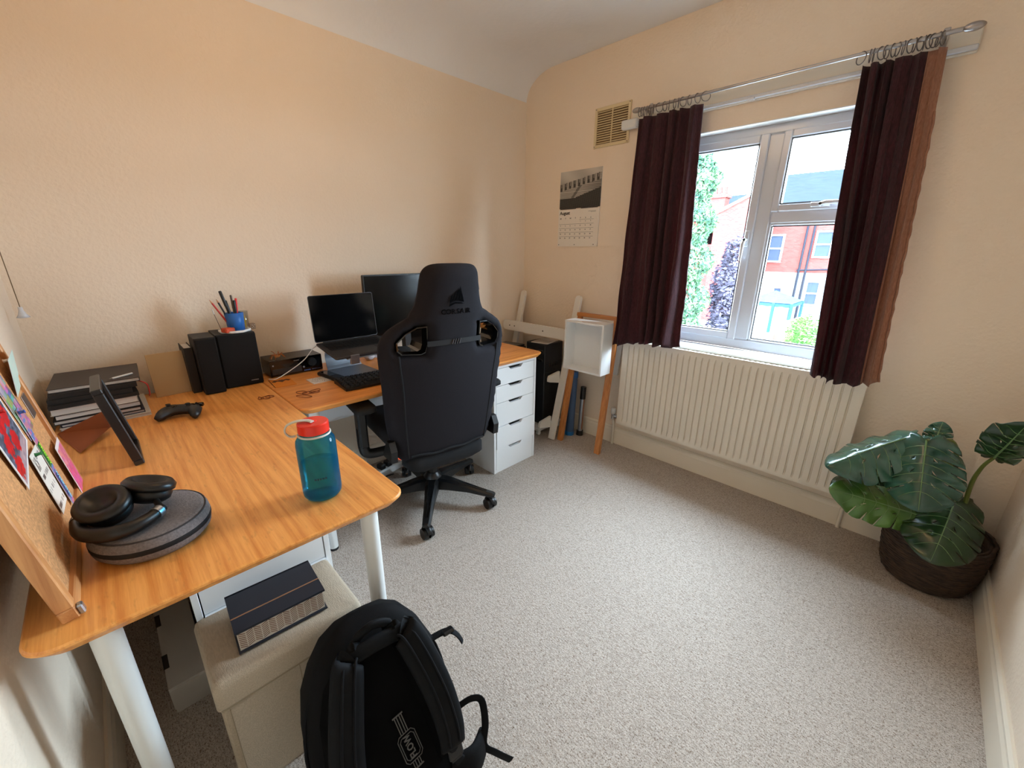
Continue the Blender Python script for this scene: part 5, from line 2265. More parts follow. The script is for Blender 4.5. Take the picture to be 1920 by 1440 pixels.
tr_ = empty('pine_trestle', (.77, 2.42, 0))
tag(tr_, 'orange pine trestle frame leaning against the wall beside the radiator', 'trestle')
TT = Matrix.Translation((-.77, -2.42, 0))
PINE_O = wood('orange_pine', (168, 98, 46), (206, 136, 74), 2, .8, .45)
for a, b in (((.625, 2.352, 0), (.612, 2.525, .890)), ((.930, 2.366, 0), (.905, 2.525, .890))):
    m = MB()
    m.M = TT
    a, b = Vector(a), Vector(b)
    m.rings([[p + Vector((sx_, sy_, 0)) for sx_, sy_ in ((-.019, -.012), (.019, -.012), (.019, .012), (-.019, .012))] for p in (a, b)], True, True, False)
    m.build('leg', PINE_O, tr_)
m = MB()
m.M = TT
m.bx(.595, .925, 2.508, 2.540, .875, .900, .003)
m.build('top_rail', wood('orange_pine_rail', (168, 98, 46), (206, 136, 74), 0, .8, .45), tr_)

cu = empty('cube_shelf', (.783, 2.385, .548))
tag(cu, 'open white cube shelf hung on the front of the pine trestle', 'cube shelf')
m = MB()
w_, h_, t_ = .148, .325, .012
m.bx(-w_, -w_ + t_, -.055, .055, 0, h_, .001)
m.bx(w_ - t_, w_, -.055, .055, 0, h_, .001)
m.bx(-w_ + t_, w_ - t_, -.055, .055, 0, t_, .001)
m.bx(-w_ + t_, w_ - t_, -.055, .055, h_ - t_, h_, .001)
m.build('cube_sides', WHITE_FOIL, cu)
MB().bx(-w_ + t_, w_ - t_, .045, .055, t_, h_ - t_).build('back_panel', WHITE_FOIL, cu)

bw = MB()
bw.prism([(.868, .50), (.905, .50), (.925, .72)] + [(.905 + .020 * cos(a), .725 + .020 * sin(a)) for a in [pi * k / 6 for k in range(7)]] + [(.880, .70)], L - .020, L - .001, 1)
tag(bw.build('wall_bracket', RACKW), 'white rounded wall bracket behind the pine trestle beside the radiator', 'bracket')

tw = empty('tower_case', (.36, 2.455, .06))
tag(tw, 'tall black equipment case standing on a white trolley in the corner', 'case')
TWM = mat('blue_black_case', (24, 28, 34), .5)
MB().bx(-.09, .09, -.10, .10, 0, .61, .004).build('case_body', TWM, tw)
for x in (-.045, .045):
    MB().bx(x - .028, x + .028, -.1025, -.098, .535, .565, .004).build('grip_slot', BLACK_GLOSS, tw)
    MB().bx(x - .024, x + .024, -.1025, -.098, .480, .500, .004).build('grip_slot', BLACK_GLOSS, tw)
m = MB()
for k in range(5):
    m.bx(.0885, .0915, -.05 + k * .02, -.036 + k * .02, .44, .47, .001)
m.build('side_emblem', BLACK_GLOSS, tw)
MB().bx(.088, .092, -.095, .095, .03, .40, .001).build('side_panel', BLACK_MATT, tw)
tro = empty('white_trolley', (.37, 2.43, 0))
tag(tro, 'low white wheeled trolley under the tall black case', 'trolley')
MB().bx(-.085, .11, -.15, .13, .034, .0595, .006).build('deck', WHITE, tro)
for x in (-.065, .085):
    for y in (-.125, .10):
        m = MB()
        m.cyl((x - .010, y, .016), (x + .010, y, .016), .016, n=16)
        m.bx(x - .012, x + .012, y - .010, y + .010, .024, .036)
        m.build('wheel', WHITE, tro)
pp = MB()
pp.M = Matrix.Translation((.375, 2.44, .6705)) @ Matrix.Rotation(.2, 4, 'Z')
pp.bx(-.07, .065, -.08, .09, 0, .006, .001)
tag(pp.build('paper_sheaf', PAPER), 'thin sheaf of papers on top of the tall black case', 'papers')
bx2 = empty('storage_crate', (.185, 2.215, 0))
tag(bx2, 'black lidded storage crate between the laptop desk end and the window wall', 'crate')
MB().bx(-.085, .085, -.13, .13, 0, .60, .006).build('crate_body', BLACK_MATT, bx2)
MB().bx(-.090, .090, -.135, .135, .60, .635, .006).build('crate_lid', BLACK, bx2)
tb2 = empty('flat_frame', (.20, 2.22, .6355), radians(10))
tag(tb2, 'flat black picture frame lying on the black storage crate', 'picture frame')
MB().bx(-.085, .085, -.11, .11, 0, .014, .002).build('frame_back', BLACK, tb2)
MB().bx(-.07, .07, -.095, .095, .0135, .0148).build('picture', mat('grey_picture', (88, 80, 74), .3), tb2)

tubb = empty('poster_tube', (.612, 2.475, 0))
tag(tubb, 'blue poster tube with a bright blue cap standing behind the pine leg', 'tube')
d = Vector((-.010, .030, .47))
MB().tube([d * .03, d], .030, 20).build('tube_wall', mat('slate_blue_card', (66, 92, 128), .5), tubb)
MB().tube([(0, 0, 0), d * .06], [.033, .033], 20).build('end_cap', mat('bright_blue_plastic', (24, 108, 178), .4), tubb)
MB().tube([d * .93, d * 1.02], .032, 20).build('top_cap', mat('mid_blue_plastic', (40, 96, 160), .4), tubb)
pu = empty('hand_pump', (.668, 2.525, 0))
tag(pu, 'black and silver hand pump standing beside the blue poster tube', 'pump')
MB().tube([(0, 0, 0), (0, .002, .035)], [.026, .024], 18).build('pump_foot', BLACK, pu)
MB().tube([(0, .002, .035), (0, .012, .28)], .017, 18).build('pump_barrel', SILVER, pu)
MB().tube([(0, .012, .28), (0, .016, .37)], .020, 18).build('pump_grip', BLACK, pu)
m = MB()
m.tube([(.018, -.002, .05), (.018, .006, .28)], .004, 8)
m.build('hose', mat('orange_brown_hose', (150, 92, 54), .6), pu)

# ================================================================== monstera in a woven basket
BC = Vector((2.515, 2.425, 0))


def basket_mat():
    m_, t, b = new_mat('dark_woven_seagrass')
    co = t.nodes.new('ShaderNodeTexCoord').outputs['Object']
    mp = t.nodes.new('ShaderNodeMapping')
    mp.inputs['Scale'].default_value = (30, 30, 150)
    n = t.nodes.new('ShaderNodeTexNoise')
    n.inputs['Scale'].default_value = 1
    n.inputs['Detail'].default_value = 4
    r = t.nodes.new('ShaderNodeValToRGB')
    r.color_ramp.elements[0].position = .3
    r.color_ramp.elements[1].position = .7
    r.color_ramp.elements[0].color = (*s2l((34, 25, 20)), 1)
    r.color_ramp.elements[1].color = (*s2l((82, 62, 48)), 1)
    bp_ = t.nodes.new('ShaderNodeBump')
    bp_.inputs['Strength'].default_value = .7
    bp_.inputs['Distance'].default_value = .004
    t.links.new(co, mp.inputs[0])
    t.links.new(mp.outputs[0], n.inputs['Vector'])
    t.links.new(n.outputs['Fac'], r.inputs[0])
    t.links.new(n.outputs['Fac'], bp_.inputs['Height'])
    t.links.new(r.outputs[0], b.inputs['Base Color'])
    t.links.new(bp_.outputs[0], b.inputs['Normal'])
    b.inputs['Roughness'].default_value = .8
    return m_


bk_ = empty('woven_basket', BC)
tag(bk_, 'dark brown woven basket in the corner holding the monstera', 'basket')
SEA = basket_mat()
bprof = [(.0, .0), (.10, .0), (.125, .010), (.140, .05), (.147, .10), (.152, .15), (.154, .20), (.152, .245)]


def brad(z_):
    for (r0, z0), (r1, z1) in zip(bprof[1:], bprof[2:]):
        if z0 <= z_ <= z1:
            return r0 + (r1 - r0) * (z_ - z0) / (z1 - z0)
    return bprof[-1][0]


m = MB()
m.lathe([(0, .002), (.11, .002), (.132, .03), (.145, .12), (.147, .235), (.140, .235), (.136, .12), (.11, .012), (0, .012)], n=40)
m.build('basket_lining', SEA, bk_)
nc = 26
for k in range(nc):
    z_ = .006 + k * .0095
    r_ = brad(z_)
    wob = lambda j, k=k: .0016 * sin(j * 1.7 + k * 2.1) + (.006 * sin(j * .32 + 1) * (k / nc) ** 2)
    m = MB()
    m.tube([((r_ + wob(j)) * cos(2 * pi * j / 48), (r_ + wob(j)) * sin(2 * pi * j / 48), z_ + .0012 * sin(j * 2.3 + k) + .016 * (k / nc) ** 2 * sin(2 * pi * j / 48 - .6)) for j in range(48)], .0060, 6, loop=True)
    m.build('woven_coil', SEA, bk_)

pt = empty('monstera_plant', BC + Vector((0, 0, .13)))
tag(pt, 'potted monstera with large split glossy leaves in the woven basket', 'plant')
PB = BC + Vector((0, 0, .13))
m = MB()
m.lathe([(0, 0), (.128, 0), (.130, .012), (.08, .020), (0, .022)], n=28)
stuff(m.build('soil', mat('dark_soil', (26, 22, 19), .95, noise=.4, nscale=80, bump=.6, bscale=120), pt))


def leaf_mat(name, c1, c2, rough=.28):
    m_, t, b = new_mat(name)
    co = t.nodes.new('ShaderNodeTexCoord').outputs['Object']
    n = t.nodes.new('ShaderNodeTexNoise')
    n.inputs['Scale'].default_value = 9
    r = t.nodes.new('ShaderNodeValToRGB')
    r.color_ramp.elements[0].position = .3
    r.color_ramp.elements[1].position = .75
    r.color_ramp.elements[0].color = (*s2l(c1), 1)
    r.color_ramp.elements[1].color = (*s2l(c2), 1)
    t.links.new(co, n.inputs['Vector'])
    t.links.new(n.outputs['Fac'], r.inputs[0])
    t.links.new(r.outputs[0], b.inputs['Base Color'])
    b.inputs['Roughness'].default_value = rough
    b.inputs['Coat Weight'].default_value = .5
    b.inputs['Coat Roughness'].default_value = .2
    return m_


LF1 = leaf_mat('monstera_dark_green', (24, 64, 50), (50, 102, 80), .24)
LF2 = leaf_mat('monstera_fresh_green', (40, 84, 26), (86, 128, 48), .38)
LF3 = leaf_mat('monstera_deep_green', (20, 46, 24), (38, 72, 34))
VEIN = mat('pale_leaf_vein', (104, 136, 84), .4)
STEM = mat('olive_petiole', (96, 104, 40), .45)
STEMD = mat('dark_stem', (34, 34, 26), .6)


def leaf(base, tip, nrm, width, mt, seed, fold=.25, droop=.18, cuts=5, holes_=True, twist=0.0):
    base, tip = Vector(base) - PB, Vector(tip) - PB
    ax = tip - base
    ln = ax.length
    ax.normalize()
    nrm = Vector(nrm)
    nrm = (nrm - ax * nrm.dot(ax)).normalized()
    sd = ax.cross(nrm)
    rnd = random.Random(seed)

    def hw(a):
        # half width profile, a from -.14 (lobe) to 1 (tip)
        if a < .12:
            return .40 * sqrt(max(0, 1 - ((a - .12) / .26) ** 2))
        if a < .40:
            return .40 + .06 * sin((a - .12) / .28 * pi / 2)
        q = (a - .40) / .60
        return .46 * max(0, 1 - q ** 2.4) ** .68 + .012 * (1 - q)
    sides = []
    for sg in (-1, 1):
        pts = [(.02, sg * .015), (-.06, sg * .05), (-.125, sg * .12), (-.14, sg * .19)]
        prev = -.12
        cutpos = sorted(.06 + (k + .3) * .78 / cuts + rnd.uniform(-.02, .02) for k in range(cuts))
        a = -.10
        stops = []
        while a < .985:
            stops.append(a)
            a += .045
        ci = 0
        for a in stops:
            while ci < len(cutpos) and cutpos[ci] < a:
                c_ = cutpos[ci]
                b_ = hw(c_)
                dp = rnd.uniform(.34, .56)
                g_ = .009
                pts.append((c_ - g_, sg * b_ * .985))
                pts.append((c_ - .10 * dp - .004, sg * b_ * (1 - dp)))
                pts.append((c_ - .10 * dp + .006, sg * b_ * (1 - dp)))
                pts.append((c_ + g_, sg * b_ * .965))
                ci += 1
            if all(abs(a - c_) > .022 for c_ in cutpos):
                pts.append((a, sg * hw(a)))
        sides.append(pts)
    poly = list(reversed(sides[0])) + [] + sides[1] + [(1.0, 0)]
    hl = []
    if holes_:
        for sg in (-1, 1):
            for a in (.22, .40, .57):
                b0_, b1_ = .09, .155
                hl.append([(a, sg * b0_), (a + .045, sg * (b0_ + .02)), (a + .07, sg * b1_), (a + .035, sg * (b0_ + .035))])
    sc_w = width / .92

    def to3(u, v, h):
        b = v * sc_w
        a = u * ln
        n_ = -fold * abs(b) ** 1.25 * 2.0 - droop * ln * u * abs(u) + .012 * sin(u * 22 + abs(v) * 5) * abs(v) * 2 + h + twist * b * u
        return base + ax * a + sd * b + nrm * n_
    mb = MB()
    puff(mb, poly, hl, .055, .0012 / 1.0, .02, to3, tmin=.0010)
    lo = mb.build('leaf', mt, pt)
    mv = MB()
    mv.tube([to3(u, 0, .0016) for u in [k / 16 * .98 for k in range(17)]], [.0030 - .0022 * k / 16 for k in range(17)], 6)
    for sg in (-1, 1):
        for k in range(6):
            u0 = .08 + k * .13
            e_ = hw(min(.95, u0 + .12)) * .82
            mv.tube([to3(u0 + .10 * q * q, sg * e_ * q, .0012) for q in (0, .25, .5, .75, 1)], [.0013, .0012, .001, .0008, .0005], 5)
    mv.build('vein', VEIN, lo)
    return base + PB


def petiole(pts, r0, r1, mt):
    p = bend([Vector(q) - PB for q in pts], 6)
    MB().tube(p, [r0 + (r1 - r0) * i / (len(p) - 1) for i in range(len(p))], 8).build('petiole', mt, pt)


tocam = (CAM - BC).normalized()
# upper left leaf
A0, A1 = PX(1712, 818, 1, 2.34), PX(1547, 866, 1, 2.17)
leaf(A0, A1, Vector((-.10, -.45, .85)), .215, LF1, 3, .6, .10, 5)
# large front leaf
B0, B1 = PX(1737, 826, 1, 2.30), PX(1722, 956, 1, 2.13)
leaf(B0, B1, Vector((-.10, -.75, .62)), .225, LF1, 8, .5, .12, 5)
# fresh lower left leaf
C0, C1 = PX(1722, 966, 1, 2.30), PX(1560, 914, 1, 2.14)
leaf(C0, C1, Vector((.10, -.62, .60)), .170, LF2, 14, .3, .06, 5)
# dark leaf behind it
F0, F1 = PX(1668, 888, 1, 2.42), PX(1556, 914, 1, 2.32)
leaf(F0, F1, Vector((.1, -.5, .8)), .150, LF3, 17, .4, .1, 4)
# leaf drooping over the basket rim
D0, D1 = PX(1792, 935, 1, 2.36), PX(1752, 1046, 1, 2.12)
leaf(D0, D1, Vector((.05, -.70, .70)), .215, LF3, 23, .4, .16, 5)
# leaf reaching along the right wall
E0, E1 = PX(1864, 858, 1, 2.26), PX(1925, 800, 1, 2.05)
leaf(E0, E1, Vector((-.10, -.80, -.10)), .125, LF3, 29, .15, .05, 4)
# small leaf rising behind the front one
G0, G1 = PX(1748, 842, 1, 2.40), PX(1768, 790, 1, 2.44)
leaf(G0, G1, Vector((-.1, -.9, .3)), .085, LF1, 31, .3, .1, 4)
s0 = BC + Vector((.010, .010, .14))
petiole([s0, PX(1782, 930, 1, 2.42), PX(1790, 872, 1, 2.42)], .011, .010, STEMD)
petiole([PX(1790, 872, 1, 2.42), PX(1793, 845, 1, 2.41), PX(1782, 826, 1, 2.38), B0], .009, .005, STEM)
petiole([PX(1788, 880, 1, 2.42), PX(1765, 850, 1, 2.40), A0], .008, .004, STEM)
petiole([s0 + Vector((-.02, -.02, 0)), PX(1745, 978, 1, 2.36), C0], .006, .004, STEM)
petiole([s0 + Vector((-.05, .02, 0)), PX(1730, 940, 1, 2.42), F0], .006, .004, STEMD)
petiole([s0 + Vector((.02, -.01, 0)), PX(1800, 940, 1, 2.38), D0], .006, .005, STEMD)
petiole([s0 + Vector((.05, -.02, 0)), PX(1815, 925, 1, 2.36), PX(1838, 880, 1, 2.30), E0], .008, .005, STEM)
petiole([PX(1788, 880, 1, 2.42), PX(1765, 858, 1, 2.42), G0], .006, .004, STEM)
# ================================================================== outside the window (upstairs view)
GZ = -2.75
GRD = mat('pale_garden_paving', (104, 104, 102), .9, spec=.0, noise=.15, nscale=2)
g = MB().bx(-40, 45, L + .6, 70, GZ - .3, GZ).build('ground', GRD)
struct(g)
g['label'] = 'pale paved gardens below the window'


def brick_mat(name, c1, c2, mortar, scale=1.0):
    m_, t, b = new_mat(name)
    co = t.nodes.new('ShaderNodeTexCoord').outputs['Object']
    mp = t.nodes.new('ShaderNodeMapping')
    mp.inputs['Rotation'].default_value = (radians(90), 0, 0)
    br = t.nodes.new('ShaderNodeTexBrick')
    br.inputs['Scale'].default_value = scale
    br.inputs['Brick Width'].default_value = .23
    br.inputs['Row Height'].default_value = .075
    br.inputs['Mortar Size'].default_value = .010
    br.inputs['Color1'].default_value = (*s2l(c1), 1)
    br.inputs['Color2'].default_value = (*s2l(c2), 1)
    br.inputs['Mortar'].default_value = (*s2l(mortar), 1)
    t.links.new(co, mp.inputs[0])
    t.links.new(mp.outputs[0], br.inputs['Vector'])
    t.links.new(br.outputs['Color'], b.inputs['Base Color'])
    b.inputs['Roughness'].default_value = .95
    b.inputs['Specular IOR Level'].default_value = .0
    return m_


BRICK = brick_mat('red_brick', (96, 38, 36), (108, 48, 44), (98, 58, 53))
SLATE = mat('grey_slate', (28, 33, 38), .7, spec=.0, noise=.2, nscale=6, stretch=(.3, 1, 8))
RENDER = mat('white_render', (96, 104, 108), .9, spec=.0)
PANE_D = mat('dark_window_pane', (40, 48, 62), .6, spec=.05)
PIPE = mat('dark_downpipe', (28, 31, 38), .6, spec=.0)
HY = 31.0


def HP(px, py, y=HY):
    return PX(px, py, 1, y)


def house_window(root, px0, px1, py0, py1, y, bars=1):
    a, b = HP(px0, py0, y), HP(px1, py1, y)
    x0, x1, z0, z1 = min(a.x, b.x), max(a.x, b.x), min(a.z, b.z), max(a.z, b.z)
    o = root.location
    f_ = MB()
    t_ = .09
    for q in ((x0, x0 + t_, z0, z1), (x1 - t_, x1, z0, z1), (x0 + t_, x1 - t_, z0, z0 + t_), (x0 + t_, x1 - t_, z1 - t_, z1), (x0 + t_, x1 - t_, (z0 + z1) / 2 - .04, (z0 + z1) / 2 + .04)):
        f_.bx(q[0] - o.x, q[1] - o.x, y - .10 - o.y, y + .02 - o.y, q[2] - o.z, q[3] - o.z)
    wn = f_.build('window', mat('house_window_paint', (140, 148, 152), .6, spec=.0), root)
    for zz0, zz1 in ((z0 + t_, (z0 + z1) / 2 - .04), ((z0 + z1) / 2 + .04, z1 - t_)):
        p_ = MB()
        p_.bx(x0 + t_ - o.x, x1 - t_ - o.x, y - .05 - o.y, y - .02 - o.y, zz0 - o.z, zz1 - o.z)
        p_.build('pane', PANE_D, wn)
    return wn


# main brick house seen through the right lights
wl, wr = HP(1408, 450).x, HP(1640, 450).x
zb = HP(1490, 511).z
ze = HP(1500, 390).z
zr = HP(1510, 362).z + .5
hs = empty('brick_house', ((wl + wr) / 2, HY + 3, GZ))
tag(hs, 'red brick house with white rendered ground floor and slate roof across the gardens', 'house')
o = hs.location
MB().bx(wl - o.x, wr - o.x, HY - o.y, HY + 7 - o.y, zb - o.z, ze - o.z).build('brick_wall', BRICK, hs)
MB().bx(wl - .02 - o.x, wr + .02 - o.x, HY - .06 - o.y, HY + 7 - o.y, 0, zb - o.z).build('rendered_wall', RENDER, hs)
m = MB()
m.prism([(HY - .35 - o.y, ze - o.z), (HY + 3.5 - o.y, zr + 1.1 - o.z), (HY + 7.4 - o.y, ze - o.z), (HY + 7.4 - o.y, ze - .15 - o.z), (HY - .35 - o.y, ze - .15 - o.z)], wl - .2 - o.x, wr + .2 - o.x, 0)
rf = m.build('roof', SLATE, hs)
for a in ((1437, 1463, 440, 492), (1533, 1556, 433, 484), (1450, 1464, 537, 561), (1513, 1530, 526, 574)):
    house_window(hs, *a, HY - (.07 if a[2] > 515 else 0.0))
for p0, p1 in (((1513, 420), (1484, 585)), ((1523, 424), (1497, 592))):
    a, b = HP(*p0, HY - .15), HP(*p1, HY - .15)
    xm = (a.x + b.x) / 2
    MB().tube([(xm - o.x, HY - .15 - o.y, b.z - .6 - o.z), (xm - o.x, HY - .15 - o.y, a.z + .4 - o.z)], .06, 8).build('downpipe', PIPE, hs)
a = HP(1523, 507, HY - .12)
MB().tube([(a.x - .8 - o.x, HY - .14 - o.y, a.z - .02 - o.z), (a.x + 1.6 - o.x, HY - .14 - o.y, a.z + .12 - o.z)], .05, 8).build('waste_pipe', PIPE, hs)

# gable ended brick house to the left, seen through the casement
GY = 27.0
gl, gr = HP(1335, 450, GY).x, HP(1410, 450, GY).x
gt = HP(1414, 356, GY).z + .3
gh = empty('gable_house', ((gl + gr) / 2, GY + 3, GZ))
tag(gh, 'red brick gable end with a sloping roof edge behind the purple bush', 'house')
o = gh.location
pgl = HP(1338, 402, GY).z
pgr = HP(1414, 356, GY).z
MB().prism([(gl - o.x, 0), (gr + .05 - o.x, 0), (gr + .05 - o.x, pgr - .05 - o.z), (gl - o.x, pgl - o.z)], GY - o.y, GY + 3.4 - o.y, 1).build('brick_gable', BRICK, gh)
m = MB()
m.prism([(gl - .15 - o.x, pgl - .10 - o.z), (gr + .05 - o.x, pgr - .05 - o.z), (gr + .05 - o.x, pgr + .07 - o.z), (gl - .15 - o.x, pgl + .06 - o.z)], GY - .12 - o.y, GY + 3.4 - o.y, 1)
m.build('verge_board', mat('pale_verge', (176, 176, 172), .8, spec=.0), gh)

# chimney and slate roof beyond
CY_ = 40.0
c0, c1 = HP(1334, 364, CY_), HP(1356, 398, CY_)
ch = empty('terrace_house', ((c0.x + c1.x) / 2, CY_ + 2, GZ))
tag(ch, 'distant slate roofed terrace with a brick chimney stack', 'house')
o = ch.location
MB().bx(c0.x - o.x, c1.x - o.x, CY_ - o.y, CY_ + 1 - o.y, 2 - o.z, c0.z - o.z).build('chimney_stack', BRICK, ch)
MB().bx(c0.x - .12 - o.x, c1.x + .12 - o.x, CY_ - .12 - o.y, CY_ + 1.1 - o.y, c0.z - .35 - o.z, c0.z - .1 - o.z).build('chimney_cap', BRICK, ch)
for k in range(3):
    x = c0.x + (k + .5) * (c1.x - c0.x) / 3
    MB().lathe([(.16, c0.z - o.z), (.13, c0.z + .5 - o.z), (.16, c0.z + .55 - o.z), (0, c0.z + .55 - o.z)], (x - o.x, CY_ + .5 - o.y, 0), 10).build('chimney_pot', BRICK, ch)
r0, r1 = HP(1352, 372, CY_ + 2), HP(1400, 364, CY_ + 2)
m = MB()
m.prism([(CY_ - .5 - o.y, r1.z - 2.2 - o.z), (CY_ + 3 - o.y, r1.z + .1 - o.z), (CY_ + 7 - o.y, r1.z - 2.2 - o.z)], c1.x - 6 - o.x, c1.x + 14 - o.x, 0)
m.build('roof', SLATE, ch)
MB().bx(c1.x - 5.8 - o.x, c1.x + 13.8 - o.x, CY_ - o.y, CY_ + 6 - o.y, 0, r1.z - 2.2 - o.z).build('brick_wall', BRICK, ch)

# blue gazebo on the patio
gz = [PX(1419, 560, 1, 25.5), PX(1487, 570, 1, 25.5)]
gx0, gx1 = gz[0].x - .5, gz[1].x
gtop = gz[1].z
ga = empty('garden_gazebo', ((gx0 + gx1) / 2, 26.5, GZ))
tag(ga, 'pale blue fabric gazebo standing on the patio below', 'gazebo')
o = ga.location
BLU = mat('blue_canopy', (42, 62, 76), .7, spec=.0)
BLU2 = mat('blue_valance', (34, 58, 110), .7, spec=.0)
hx_, hy_ = (gx1 - gx0) / 2, 1.2
zt_ = gtop - o.z
m = MB()
m.add([(-hx_, -hy_, zt_), (hx_, -hy_, zt_), (hx_, hy_, zt_), (-hx_, hy_, zt_), (0, 0, zt_ + .55), (-hx_, -hy_, zt_ - .03), (hx_, -hy_, zt_ - .03), (hx_, hy_, zt_ - .03), (-hx_, hy_, zt_ - .03), (0, 0, zt_ + .52)],
      [(0, 1, 4), (1, 2, 4), (2, 3, 4), (3, 0, 4), (6, 5, 9), (7, 6, 9), (8, 7, 9), (5, 8, 9), (0, 5, 6, 1), (1, 6, 7, 2), (2, 7, 8, 3), (3, 8, 5, 0)])
m.build('canopy', BLU, ga)
m = MB()
for (x0, y0), (x1, y1) in (((-hx_, -hy_), (hx_, -hy_)), ((hx_, -hy_), (hx_, hy_)), ((hx_, hy_), (-hx_, hy_)), ((-hx_, hy_), (-hx_, -hy_))):
    n = 10
    rs = [[(x0 + (x1 - x0) * k / n, y0 + (y1 - y0) * k / n, zt_), (x0 + (x1 - x0) * k / n, y0 + (y1 - y0) * k / n, zt_ - .16 - .05 * (k % 2))] for k in range(n + 1)]
    m.rings(rs, False, False, False, False)
m.build('valance', BLU2, ga)
for x, y in ((-hx_, -hy_), (hx_, -hy_), (hx_, hy_), (-hx_, hy_), (.25 * hx_, -hy_)):
    MB().bx(x - .06, x + .06, y - .06, y + .06, 0, zt_).build('leg', BLU2, ga)

# garden fence
fp0, fp1 = PX(1452, 628, 1, 20), PX(1492, 600, 1, 24)
fe = empty('garden_fence', (fp0.x, 20, GZ))
tag(fe, 'low brown timber fence running past the gazebo', 'fence')
WOODF = mat('weathered_fence', (74, 58, 52), .9, spec=.0, noise=.2, nscale=4)
bd_me = None
for k in range(22):
    if bd_me is None:
        ob = MB().bx(-.07, .07, -.012, .012, 0, 1.25, .004).build('board', WOODF, fe)
        bd_me = ob.data
    else:
        ob = bpy.data.objects.new('board', bd_me)
        COL.objects.link(ob)
        ob.parent = fe
    ob.location = (.02 * k + (fp1.x - fp0.x) * k / 21, k * .19, 0)
    ob.rotation_euler = (0, 0, radians(62))

# foliage ------------------------------------------------------------


def foliage(root, n, place, size, mt, seed, name='foliage'):
    rnd = random.Random(seed)
    vs, fs = [], []
    for _ in range(n):
        p, dr = place(rnd)
        a = Vector((rnd.gauss(0, 1), rnd.gauss(0, 1), rnd.gauss(0, .6) + dr)).normalized()
        b = a.cross(Vector((rnd.gauss(0, 1), rnd.gauss(0, 1), rnd.gauss(0, 1)))).normalized()
        s_ = size * rnd.uniform(.6, 1.4)
        k = len(vs)
        vs += [p - a * s_, p + b * s_ * .45, p + a * s_, p - b * s_ * .45]
        fs.append((k, k + 1, k + 2, k + 3))
    mb = MB()
    mb.v = [Vector(v) for v in vs]
    mb.f = fs
    mb.sm = [False] * len(fs)
    me = bpy.data.meshes.new(name)
    me.from_pydata([tuple(v) for v in vs], [], fs)
    me.materials.append(mt)
    ob = bpy.data.objects.new(name, me)
    COL.objects.link(ob)
    ob.parent = root
    stuff(ob)
    return ob


def leafy(name, c1, c2):
    m_, t, b = new_mat(name)
    oi = t.nodes.new('ShaderNodeTexCoord').outputs['Object']
    n = t.nodes.new('ShaderNodeTexNoise')
    n.inputs['Scale'].default_value = 3.5
    n.inputs['Detail'].default_value = 4
    r = t.nodes.new('ShaderNodeValToRGB')
    r.color_ramp.elements[0].position = .35
    r.color_ramp.elements[1].position = .65
    r.color_ramp.elements[0].color = (*s2l(c1), 1)
    r.color_ramp.elements[1].color = (*s2l(c2), 1)
    t.links.new(oi, n.inputs['Vector'])
    t.links.new(n.outputs['Fac'], r.inputs[0])
    t.links.new(r.outputs[0], b.inputs['Base Color'])
    b.inputs['Roughness'].default_value = .9
    b.inputs['Specular IOR Level'].default_value = .0
    return m_


TY = 14.0
ta, tbm = PX(1262, 450, 1, TY), PX(1345, 600, 1, TY)
tx = PX(1288, 450, 1, TY).x
tw_ = PX(1350, 480, 1, TY).x - tx
ttop = PX(1300, 220, 1, TY).z
tre = empty('conifer_tree', (tx, TY, GZ))
tag(tre, 'tall pale green conifer close outside the casement window', 'tree')
hh = ttop - GZ


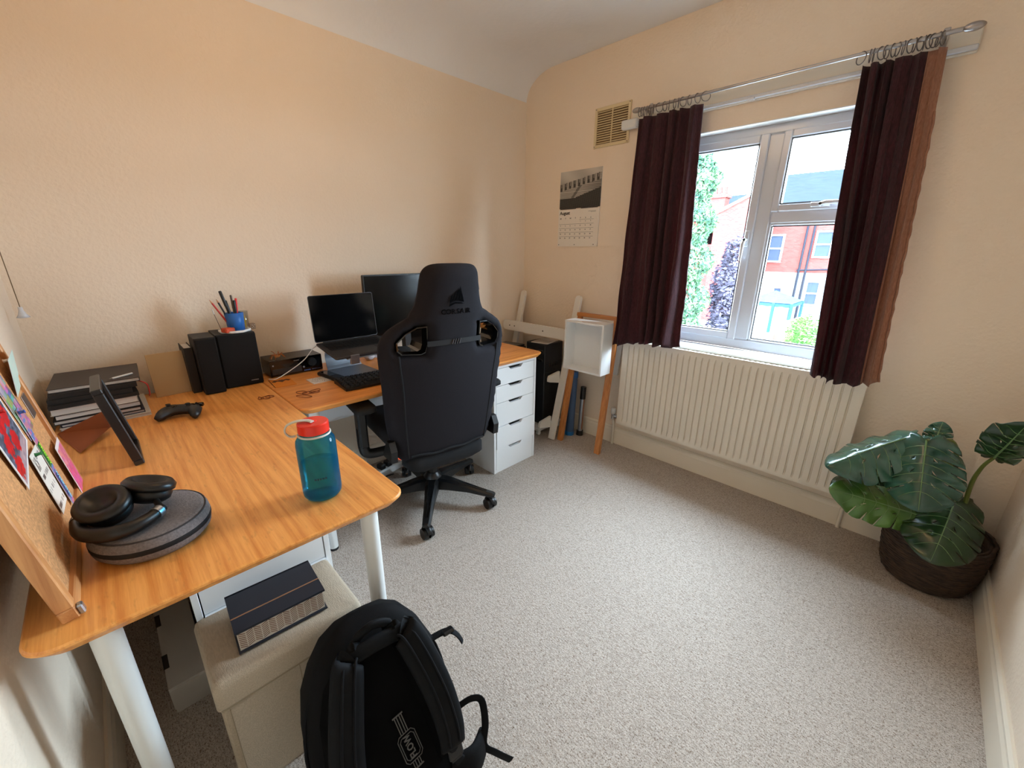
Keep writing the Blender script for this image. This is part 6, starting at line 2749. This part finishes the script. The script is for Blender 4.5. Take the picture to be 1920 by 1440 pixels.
def conifer(rnd):
    t = rnd.random() ** .8
    z_ = hh * t
    lay = .82 + .18 * sin(z_ * 5.2)
    R_ = tw_ * lay * (1.05 - .42 * t) * (1 - max(0, t - .85) / .15 * .8)
    a = rnd.uniform(0, 2 * pi)
    q = rnd.uniform(.55, 1) ** .5
    return Vector((R_ * q * cos(a), R_ * q * sin(a), z_ - .15 * q)), -.8


foliage(tre, 15000, conifer, .075, leafy('conifer_needles', (38, 60, 50), (82, 110, 76)), 4)
MB().tube([(0, 0, 0), (0, 0, hh * .96)], [.16, .03], 8).build('trunk', mat('bark', (70, 60, 52), .9, spec=.0), tre)

BY = 15.5
bx_c = PX(1378, 520, 1, BY)
bw_ = PX(1420, 520, 1, BY).x - bx_c.x
bh_ = PX(1370, 438, 1, BY).z - GZ
bu = empty('purple_shrub', (bx_c.x, BY, GZ))
tag(bu, 'grey-purple leaved tree between the conifer and the window mullion', 'tree')


def bush(rnd):
    while True:
        p = Vector((rnd.uniform(-1, 1), rnd.uniform(-1, 1), rnd.uniform(-1, 1)))
        if .3 < p.length < 1:
            break
    z_ = .55 + .45 * p.z
    k = .85 + .2 * sin(p.x * 9 + p.z * 7)
    return Vector((p.x * bw_ * 1.05 * k, p.y * 1.0, z_ * bh_ * (.95 + .05 * k))), 0


foliage(bu, 6500, bush, .085, leafy('purple_grey_leaves', (40, 38, 48), (78, 74, 88)), 9)
MB().tube([(0, 0, 0), (.05, 0, bh_ * .6)], [.08, .03], 8).build('trunk', mat('bark_dark', (60, 52, 50), .9, spec=.0), bu)

SY = 19.0
sc_ = PX(1512, 618, 1, SY)
sh = empty('green_shrub', (sc_.x, SY, GZ))
tag(sh, 'fresh green shrub by the timber fence in the garden', 'shrub')
sw_, shh = .65, PX(1512, 588, 1, SY).z - GZ


def shrub(rnd):
    while True:
        p = Vector((rnd.uniform(-1, 1), rnd.uniform(-1, 1), rnd.uniform(-1, 1)))
        if p.length < 1:
            break
    return Vector((p.x * sw_, p.y * .6, (.5 + .5 * p.z) * shh)), 0


foliage(sh, 2600, shrub, .06, leafy('fresh_leaves', (40, 82, 34), (84, 120, 58)), 12)
MB().tube([(0, 0, 0), (0, 0, shh * .5)], [.04, .015], 8).build('stem', mat('bark_green', (72, 70, 52), .9, spec=.0), sh)
